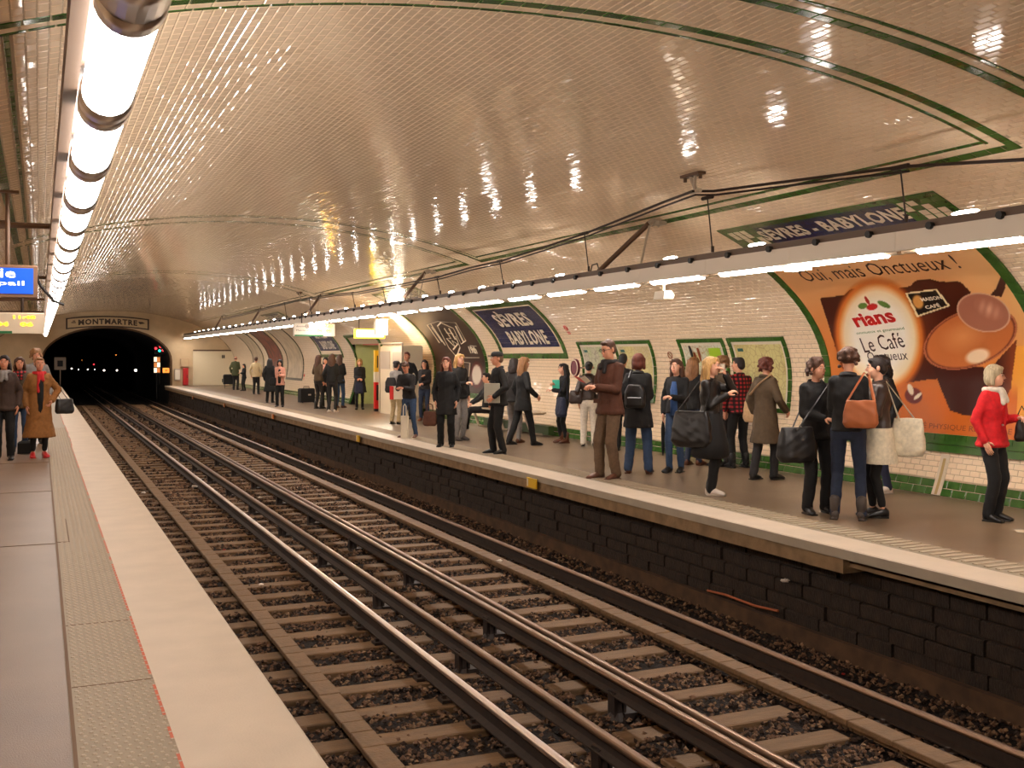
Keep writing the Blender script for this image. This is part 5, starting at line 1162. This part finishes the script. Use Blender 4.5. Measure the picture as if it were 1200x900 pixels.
def bag(kind, P, at, size, m, label, strap=None, rz=0.0, m2=None, tilt=0, cat='bag'):
    """a bag of its own, placed from the wearer's frame; strap: points in that frame"""
    p = world(P, at); u = empty(kind, tuple(p), P.rotation_euler.z+rz, label, cat); W, D, Hh = size; g = G()
    if kind in ('handbag', 'shoulder_bag', 'carrier_bag', 'tote_bag'):
        soft = kind != 'carrier_bag'; rr = []
        for k in range(7):
            t = k/6; z = -Hh+Hh*t; f = (1-.20*t**2) if soft else 1; d = (1-.55*t**2) if soft else .8; e_ = .80 if k == 0 and soft else 1; rr.append((0, 0, z, W/2*f*e_, D/2*d*e_))
        g.loft(rr, 16, p=3.2 if soft else 6)
        if soft: voxel(g, 'body', m, u, max(.012, W*.03), 2, None, .004, random.random()*9)
        else: g.obj('body', m, u)
    elif kind == 'backpack':
        g.loft([(0, 0, -Hh, W*.42, D*.42), (0, 0, -Hh*.85, W*.5, D*.5), (0, 0, -Hh*.3, W*.47, D*.46), (0, 0, 0, W*.32, D*.30)], 16, p=3); voxel(g, 'body', m, u, .014, 2, None, .003, 4)
        g = G(); g.box((0, -D*.5, -Hh*.68), (W*.66, D*.25, Hh*.36), ch=.02); g.obj('pocket', m2 or m, u)
    if strap:
        R = Matrix.Rotation(-(P.rotation_euler.z+rz), 3, 'Z'); pts = [R @ (world(P, q)-p) for q in strap[0]]; g = G(); g.tube(pts, strap[1], 6, flat=.5); g.obj('strap', m2 or m, u)
    elif kind in ('handbag', 'tote_bag', 'carrier_bag'):
        g = G(); g.tube([(-W*.22, 0, -.02), (-W*.18, 0, Hh*.42), (0, 0, Hh*.52), (W*.18, 0, Hh*.42), (W*.22, 0, -.02)], .010, 6); g.obj('handle', m2 or m, u)
    return u
D2, D1, D0 = 2, 1, 0
def hand(A, s, h, k=.055): S, el, wr = A[s]; return wr+(wr-el).normalized()*k*h

# --- right platform, from the picture's right edge
P, A, L, h, sh, dz = person((1163, 610), 1.53, 62, 'elderly woman in a bright red jacket with short pale hair, black trousers', ('jacket', 'red', .475), ('trousers', 'black', 1.05), 'black', ('bob', 'grey'), ('front', 'down'), skin=2, girth=1.16, extras=(('scarf', 'white'), ('button',)), legs=((-.05, 0), (.05, 0)), head=(10, 0))
bag('handbag', P, (-.06*h, .17*h, .66*h), (.22, .12, .22), C_['leather'], 'small black handbag hanging at the red-jacketed woman\'s arm', strap=([(-.06*h, .12*h, .65*h), (-.06*h, .16*h, .74*h), (-.06*h, .22*h, .65*h)], .008))
P, A, L, h, sh, dz = person((956, 601), 1.60, 30, 'woman in black jacket and trousers with curly brown hair, facing her friends', ('jacket', 'black', .48), ('trousers', 'black', 1.08), 'black', ('curly', 'brown'), ('down', 'clasp'), skin=0, head=(20, 0), legs=((-.07, 0), (.07, .02)))
bag('shoulder_bag', P, (.17*h, .06*h, .56*h), (.44, .17, .36), C_['leather'], 'big black shoulder bag at the hip of the curly-haired woman', strap=([(.19*h, .10*h, .54*h), (.06*h, .085*h, .70*h), (-.05*h, .05*h, .82*h), (-.05*h, -.02*h, .86*h), (.04*h, -.08*h, .72*h), (.17*h, .0, .54*h)], .012))
P, A, L, h, sh, dz = person((994, 609), 1.70, 176, 'woman seen from behind in black jacket and tight dark jeans, tan bag on her shoulder', ('jacket', 'black', .50), ('jeans', 'darkjeans'), ('boot', 'grey'), ('curly', 'brown'), ('front', 'front'), legs=((-.075, 0), (.075, 0)))
bag('shoulder_bag', P, (.075*h, -.115*h, .70*h), (.34, .12, .27), C_['tan'], 'tan leather shoulder bag on the back of the woman in dark jeans', strap=([(.00*h, -.11*h, .69*h), (.09*h, -.03*h, .855*h), (.11*h, .03*h, .84*h), (.15*h, -.10*h, .69*h)], .016))
P, A, L, h, sh, dz = person((1030, 606), 1.61, -80, 'woman in brown leather jacket, pleated white skirt and black leggings, seen in profile', ('jacket', 'brownleather', .53), ('skirt', 'black', 1.0, 'cream'), 'black', ('bun', 'dark'), ('front', 'down'), skin=2, legs=((-.03, -.02), (.03, .03)))
bag('tote_bag', P, (-.02*h, -.17*h, .62*h), (.34, .13, .38), C_['cream'], 'cream cloth tote bag hanging behind the white-skirted woman', strap=([(-.02*h, -.22*h, .60*h), (-.07*h, -.03*h, .85*h), (-.02*h, -.12*h, .60*h)], .012), rz=1.2)
P, A, L, h, sh, dz = person((1034, 577), 1.63, -60, 'dark-haired woman half hidden behind the white-skirted woman, before the poster', ('jacket', 'black', .50), ('jeans', 'navy'), 'white', ('mid', 'black'), ('down', 'front'))
P, A, L, h, sh, dz = person((897, 562), 1.60, 140, 'woman in a long brown coat with round dark hair, walking away with a beige bag', ('coat', 'olive', .30), ('trousers', 'charcoal'), 'black', ('curly', 'auburn'), ('down', 'hip'), legs=((-.04, -.10), (.04, .06)), girth=1.05)
bag('shoulder_bag', P, (-.15*h, .02*h, .66*h), (.30, .14, .32), C_['palebeige'], 'beige shoulder bag worn across the long brown coat', strap=([(-.19*h, .02*h, .64*h), (-.09*h, -.078*h, .70*h), (.0, -.088*h, .78*h), (.07*h, -.02*h, .86*h), (.05*h, .09*h, .80*h), (-.12*h, .06*h, .66*h)], .018))
bag('carrier_bag', P, (-.15*h, .17*h, .49*h), (.30, .13, .32), mat('blue_striped_plastic', rgb(70, 104, 176), rough=.4, var=.5, vscale=5, col2=rgb(190, 196, 214)), 'blue and white carrier bag swinging before the long brown coat', rz=.3)
P, A, L, h, sh, dz = person((866, 548), 1.60, -150, 'dark-haired man in a red and black plaid shirt, back to the platform edge', ('shirt', 'plaid', .49), ('trousers', 'black'), ('boot', 'black'), ('short', 'dark'), ('down', 'front'), man=True, head=(35, 0), legs=((-.07, 0), (.07, .0)), girth=1.1)
P, A, L, h, sh, dz = person((847, 546), 1.62, -60, 'man with curly light brown hair, mostly hidden behind the blonde woman', ('jacket', 'olive', .5), ('trousers', 'charcoal'), 'black', ('curly', 'light'), ('down', 'down'), man=True)
P, A, L, h, sh, dz = person((832, 580), 1.61, 72, 'blonde woman in grey leather jacket and wide black skirt, hand raised to her chin', ('jacket', 'leather', .56), ('trousers', 'black'), 'white', ('vlong', 'blonde'), ('mouth', 'chest'), skin=2, legs=((-.01, -.0), (.02, .02)), head=(-5, 0))
g = G(); n = 20; g.ring([[(w_*h*math.cos(t)*(1+.06*math.sin(t*5)), w_*h*.85*math.sin(t), z*h) for t in [2*math.pi*i/n for i in range(n)]] for w_, z in ((.085, .60), (.12, .50), (.15, .38), (.16, .29), (.13, .27))], cap=False); g.obj('skirt', C_['black'], P, smooth=True)
bag('shoulder_bag', P, (.11*h, -.10*h, .61*h), (.52, .20, .42), C_['leather'], 'very large black shoulder bag on the blonde woman\'s back', strap=([(.14*h, -.20*h, .60*h), (.06*h, -.06*h, .82*h), (.06*h, .04*h, .84*h), (.14*h, .0*h, .60*h)], .014), rz=1.45)
hp = world(P, hand(A, -1, h)); u = empty('cup', tuple(hp+Vector((0, 0, .0))), 0, 'small pale cup held near the blonde woman\'s mouth', 'cup'); g = G(); g.loft([(0, 0, -.045, .022, .022), (0, 0, .045, .030, .030)], 12); g.obj('body', WHITEP, u); g = G(); g.loft([(0, 0, .045, .032, .032), (0, 0, .055, .030, .030)], 12); g.obj('lid', GREYMET, u)
P, A, L, h, sh, dz = person((793, 553), 1.58, -22, 'smiling brown-haired woman in open black jacket over a blue top', ('jacket', 'black', .52), ('jeans', 'jeans'), 'black', ('long', 'brown'), ('front', 'down'), skin=2, extras=(('front', 'blue', .50),), legs=((-.04, 0), (.05, .05)))
hp = world(P, hand(A, 1, h)); u = empty('umbrella', (hp.x, hp.y, hp.z-.01), .3, 'closed black umbrella hanging from the smiling woman\'s hand', 'umbrella'); g = G(); g.tube([(0, 0, -.02), (0, 0, -.12), (0, 0, -.42), (0, 0, -.50)], [.012, .028, .022, .006], 8); g.obj('canopy', C_['black'], u); g = G(); g.tube([(0, 0, -.02), (0, 0, .04), (.02, 0, .06), (.045, 0, .04)], .009, 6); g.obj('handle', BLACK, u)
P, A, L, h, sh, dz = person((812, 545), 1.60, 150, 'woman with long light brown hair and black jacket, turned to the maps', ('jacket', 'black', .50), ('jeans', 'darkjeans'), 'brown', ('long', 'light'), ('front', 'front'))
P, A, L, h, sh, dz = person((748, 555), 1.65, 172, 'woman in a black knee coat with reddish-brown bob, seen from behind', ('coat', 'black', .385), ('trousers', 'jeans', 1.1), 'brown', ('bob', 'auburn'), ('down', 'front'), legs=((-.085, 0), (.085, .0)), girth=1.08)
bag('backpack', P, (-.01*h, -.125*h, .745*h), (.30, .13, .32), C_['leather'], 'small black leather backpack on the woman in the black coat', strap=([(-.05*h, -.03, .74*h), (-.07*h, -.075*h, .80*h), (-.06*h, .0, .86*h)], .012))
u = bpy.data.objects[-1] if False else None
P, A, L, h, sh, dz = person((715, 561), 1.83, -48, 'tall man in brown jacket and grey-brown trousers reading, with glasses', ('jacket', 'brown', .465), ('trousers', 'greybrown', 1.08), 'brown', ('short', 'brown'), ('front', 'front'), man=True, extras=(('glasses',), ('scarf', 'charcoal', .80), ('pockets',)), legs=((-.06, .0), (.06, .05)), head=(0, 14), girth=1.12)
ph = (hand(A, 1, h)+hand(A, -1, h))/2; hp = world(P, ph+Vector((0, .02*h, .02*h))); u = empty('leaflet', tuple(hp), P.rotation_euler.z, 'open red and white leaflet in the hands of the tall man', 'leaflet')
for s, m in ((-1, WHITEP), (1, INKR)):
    g = G(); g.add([(0, 0, 0), (s*.11, .02, .03), (s*.11, .12, .10), (0, .10, .07), (0, 0, -.004), (s*.11, .02, .026), (s*.11, .12, .096), (0, .10, .066)], [(0, 1, 2, 3), (7, 6, 5, 4), (0, 4, 5, 1), (1, 5, 6, 2), (2, 6, 7, 3), (3, 7, 4, 0)]); g.obj('page', m, u)
P, A, L, h, sh, dz = person((730, 528), 1.66, 170, 'dark-clad man almost hidden behind the tall man\'s shoulder', ('jacket', 'charcoal', .5), ('trousers', 'black'), 'black', ('short', 'black'), ('down', 'down'), man=True, detail=1)
P, A, L, h, sh, dz = person((690, 523), 1.52, 178, 'black-haired woman in brown jacket and white trousers, seen from behind', ('jacket', 'brownleather', .545), ('trousers', 'white', 1.08), 'black', ('bun', 'black'), ('down', 'down'), detail=2, legs=((-.065, 0), (.065, 0)))
bag('handbag', P, (-.15*h, -.02*h, .66*h), (.26, .12, .24), C_['brownleather'], 'brown handbag at the side of the woman in white trousers', strap=([(-.17*h, -.02*h, .64*h), (-.10*h, -.01*h, .86*h), (-.13*h, .03*h, .64*h)], .010))
P, A, L, h, sh, dz = person((661, 519), 1.48, -70, 'slim woman with long straight black hair holding a teal folder', ('jacket', 'black', .52), ('leggings', 'black'), ('boot', 'brown'), ('vlong', 'black'), ('front', 'chest'), skin=2)
hp = world(P, Vector((-.02*h, .115*h, .70*h))); u = empty('folder', tuple(hp), P.rotation_euler.z+1.1, 'teal folder held against the black-haired woman\'s chest', 'folder'); g = G(); g.box((0, 0, .05), (.13, .02, .18)); g.obj('cover', mat('teal_card', rgb(60, 190, 160), rough=.5), u); g = G(); g.box((0.004, 0, .054), (.126, .012, .18)); g.obj('sheets', WHITEP, u)
bag('shoulder_bag', P, (-.17*h, .10*h, .58*h), (.40, .16, .36), C_['navy'], 'dark navy bag slung before the woman with the teal folder', strap=([(-.17*h, .02*h, .56*h), (-.09*h, .0, .86*h), (-.17*h, .16*h, .56*h)], .010))
P, A, L, h, sh, dz = person((613, 523), 1.60, 120, 'woman with long fair brown hair in black coat, striding right', ('coat', 'black', .40), ('trousers', 'black'), 'black', ('vlong', 'light'), ('down', 'hip'), legs=((-.04, -.16), (.04, .12)))
P, A, L, h, sh, dz = person((602, 519), 1.58, 150, 'person in pale jeans hidden between the capped man and the striding woman', ('jacket', 'charcoal', .48), ('jeans', 'grey'), 'brown', ('mid', 'dark'), ('down', 'down'), detail=1)
P, A, L, h, sh, dz = person((584, 532), 1.69, -72, 'man in black with a flat cap, seen in profile carrying grey papers', ('jacket', 'black', .47), ('trousers', 'black', 1.05), 'black', ('cap', 'greybrown'), ('hip', 'down'), man=True, skin=1, legs=((-.05, -.03), (.05, .04)), girth=1.12)
hp = world(P, Vector((-.11*h, .10*h, .60*h))); u = empty('document_case', tuple(hp), P.rotation_euler.z+1.0, 'pale grey document case under the capped man\'s arm', 'case'); g = G(); g.box((0, 0, 0), (.26, .03, .32), ch=.008); g.obj('body', mat('pale_grey_card', rgb(170, 164, 146), rough=.6), u); g = G(); g.box((0, .0, .18), (.10, .03, .02)); g.obj('grip', BLACK, u)
P, A, L, h, sh, dz = person(dict(xy=at_z(572, 503)), 1.65, -60, 'seated person in black on the bench, legs stretched left', ('jacket', 'black', .5), ('trousers', 'black'), 'black', ('short', 'dark'), ('lap', 'lap'), sit=True, man=True, detail=1, legs=((0, .10), (0, .02)))
P.location = (9.05, 21.8, 0); P.rotation_euler.z = math.radians(80)
P, A, L, h, sh, dz = person((523, 524), 1.60, -8, 'woman in long black coat with long auburn hair, standing at the platform edge', ('coat', 'black', .36), ('trousers', 'black', 1.1), 'black', ('vlong', 'auburn'), ('down', 'down'), skin=2, legs=((-.06, 0), (.06, .02)))
bag('handbag', P, (.175*h, .05*h, .40*h), (.26, .14, .26), C_['brown'], 'brown patterned handbag in the hand of the auburn-haired woman')
P, A, L, h, sh, dz = person((538, 516), 1.66, 35, 'fair-haired woman in black jacket and grey trousers behind the long black coat', ('jacket', 'black', .48), ('trousers', 'grey'), 'grey', ('long', 'blonde'), ('down', 'front'), skin=2, detail=1)
P, A, L, h, sh, dz = person((480, 513), 1.50, -25, 'man in dark jacket and jeans bending over a white bag', ('jacket', 'charcoal', .50), ('jeans', 'jeans'), 'brown', ('short', 'brown'), ('front', 'front'), man=True, skin=1, lean=.35, head=(0, 35), detail=1, legs=((-.09, 0), (.09, .02)))
bag('carrier_bag', P, (-.01*h, .17*h, .30*h), (.15, .10, .44), WHITEP, 'tall narrow white carrier bag standing before the man in jeans')
P, A, L, h, sh, dz = person((463, 497), 1.50, 150, 'person in pale grey jacket and beige trousers with a dark cap', ('jacket', 'grey', .5), ('trousers', 'beige'), 'black', ('cap', 'dark'), ('front', 'front'), detail=1, lean=.1)
bag('backpack', P, (0, -.13*h, .74*h), (.30, .16, .36), C_['charcoal'], 'dark rucksack on the person in the pale grey jacket')
u = empty('parcel', (*at_z(468, 500), 0), .4, 'flat white boxed parcel held up beside the grey jacket', 'parcel'); u.location.z = .62; g = G(); g.box((0, 0, .16), (.44, .10, .30), ch=.01); g.obj('body', WHITEP, u); g = G(); g.box((-.23, 0, .16), (.03, .11, .30)); g.obj('red_edge', INKR, u)
P, A, L, h, sh, dz = person((477, 491), 1.72, -20, 'man with short reddish hair in dark jacket, standing behind the bending man', ('jacket', 'black', .5), ('trousers', 'charcoal'), 'black', ('short', 'auburn'), ('down', 'down'), man=True, skin=1, detail=1)
P, A, L, h, sh, dz = person((497.5, 493), 1.52, -15, 'young woman in grey-black jacket looking at her hands, right of the booth', ('jacket', 'charcoal', .5), ('jeans', 'darkjeans'), ('boot', 'brown'), ('mid', 'dark'), ('clasp', 'chest'), detail=1)
P, A, L, h, sh, dz = person((421.5, 480), 1.53, 0, 'short-haired blonde woman in black coat, hands clasped over a blue bag', ('coat', 'black', .34), ('leggings', 'black'), ('boot', 'black'), ('bob', 'blonde'), ('clasp', 'clasp'), skin=2, detail=1, girth=1.12)
bag('handbag', P, (0.02, .15*h, .54*h), (.26, .12, .34), C_['navy'], 'dark blue handbag hanging from clasped hands')
P, A, L, h, sh, dz = person((389, 483), 1.68, 160, 'long-haired woman in black jacket and jeans at the right of the suitcase group', ('jacket', 'black', .5), ('jeans', 'charcoal'), 'white', ('long', 'brown'), ('down', 'front'), detail=1)
P, A, L, h, sh, dz = person((398, 478), 1.66, 150, 'tall long-haired woman in black jacket over light blue jeans', ('jacket', 'black', .46), ('jeans', 'jeans'), 'brown', ('long', 'brown'), ('down', 'front'), detail=1)
P, A, L, h, sh, dz = person((373, 479), 1.65, 130, 'woman in brown-black jacket with long brown hair beside the black suitcase', ('jacket', 'olive', .5), ('jeans', 'charcoal'), ('boot', 'black'), ('long', 'brown'), ('strap', 'down'), detail=1)
P, A, L, h, sh, dz = person((382, 478), 1.58, -20, 'person in a red-patterned top in the middle of the suitcase group', ('jacket', 'dkbrown', .48), ('trousers', 'black'), 'black', ('mid', 'dark'), ('front', 'chest'), detail=0, extras=(('scarf', 'pink'),))
x, y = at_z(359, 472); u = empty('suitcase', (x, y, 0), .2, 'big black suitcase standing beside the group under the far blue sign', 'suitcase'); g = G(); g.box((0, 0, .26), (.52, .26, .48), ch=.03); g.obj('body', C_['black'], u); g = G(); g.tube([(-.1, 0, .5), (-.1, 0, .56), (.1, 0, .56), (.1, 0, .5)], .012, 6); g.obj('handle', BLACK, u)
for dx in (-.2, .2):
    g = G(); g.tube([(dx, -.1, .03), (dx+.03, -.1, .03)], .03, 8); g.obj('wheel', BLACK, u)
g = G(); g.box((.06, -.135, .28), (.10, .01, .05)); g.obj('tag', GREYMET, u)
P, A, L, h, sh, dz = person((328, 477), 1.50, -8, 'woman in a pink coat and black trousers near the platform edge, far off', ('coat', 'pink', .46), ('trousers', 'black', 1.05), 'black', ('bob', 'black'), ('front', 'chest'), skin=2, detail=1, extras=(('front', 'black', .5),))
bag('shoulder_bag', P, (.14*h, .04*h, .62*h), (.26, .12, .26), C_['black'], 'small black bag at the side of the pink-coated woman')
P, A, L, h, sh, dz = person((316, 472), 1.53, 165, 'woman all in long black clothes just left of the pink coat', ('coat', 'black', .25), ('trousers', 'black'), 'black', ('long', 'black'), ('down', 'down'), detail=0)
P, A, L, h, sh, dz = person((300, 462), 1.58, 165, 'person in a beige jacket and black trousers seen from behind, far off', ('jacket', 'beige', .46), ('trousers', 'black'), 'black', ('short', 'brown'), ('down', 'down'), man=True, detail=0, skin=1)
P, A, L, h, sh, dz = person((276, 457), 1.60, 160, 'person in a green coat near the end wall', ('coat', 'green', .42), ('trousers', 'charcoal'), 'black', ('bald', 'auburn'), ('down', 'front'), man=True, detail=0, skin=1)
P, A, L, h, sh, dz = person((286, 458), 1.25, -60, 'small dark-haired figure in dark clothes beside the green coat', ('jacket', 'black', .45), ('trousers', 'black'), 'black', ('mid', 'black'), ('front', 'front'), detail=0)
x, y = at_z(268, 455); u = empty('trolley_bag', (x, y, 0), 0, 'dark bag standing left of the green-coated person, far off', 'bag'); g = G(); g.box((0, 0, .45), (.5, .3, .5), ch=.05); g.obj('body', C_['black'], u); g = G(); g.tube([(-.2, 0, .2), (-.2, 0, 0), (.2, 0, 0), (.2, 0, .2)], .02, 6); g.tube([(.2, 0, .6), (.3, 0, .95)], .015, 6); g.obj('frame', BLACK, u)
# --- left platform
P, A, L, h, sh, dz = person((46, 536), 1.60, 8, 'woman in a long camel coat with red scarf on the near platform', ('coat', 'camel', .20), ('leggings', 'black'), 'red', ('short', 'light'), ('pocket', 'down'), skin=1, extras=(('scarf', 'scarlet', .66), ('front', 'black', .36)), legs=((-.05, 0), (.06, .0)), girth=1.1)
bag('handbag', P, (-.235*h, .0*h, .58*h), (.30, .14, .24), C_['leather'], 'black handbag at the arm of the woman in the camel coat', strap=([(-.27*h, 0, .57*h), (-.20*h, 0, .67*h), (-.17*h, 0, .63*h), (-.20*h, 0, .57*h)], .010))
P, A, L, h, sh, dz = person((5, 539), 1.63, -5, 'woman in brown-grey jacket and dark trousers at the left picture edge', ('jacket', 'dkbrown', .47), ('trousers', 'black', 1.05), 'black', ('mid', 'dark'), ('down', 'down'), skin=1, extras=(('scarf', 'grey'),), girth=1.08)
P, A, L, h, sh, dz = person((23, 528), 1.60, 0, 'woman with red plaid scarf and pale jeans between the two nearest left women', ('jacket', 'olive', .45), ('jeans', 'jeans'), 'black', ('mid', 'brown'), ('down', 'down'), skin=1, extras=(('scarf', 'plaid', .62),), detail=1)
P, A, L, h, sh, dz = person((42, 520), 1.75, 10, 'tall fair-haired person behind the camel coat', ('jacket', 'grey', .48), ('trousers', 'charcoal'), 'black', ('curly', 'light'), ('down', 'down'), skin=1, detail=1, man=True)
x, y = at_z(29, 532); u = empty('floor_bag', (x, y, 0), 0, 'small dark bag on the near platform floor behind the camel coat', 'bag'); g = G(); g.box((0, 0, .11), (.22, .14, .20), ch=.03); g.obj('body', C_['black'], u); g = G(); g.tube([(-.06, 0, .20), (0, 0, .28), (.06, 0, .20)], .008, 6); g.obj('handle', BLACK, u)
finish()
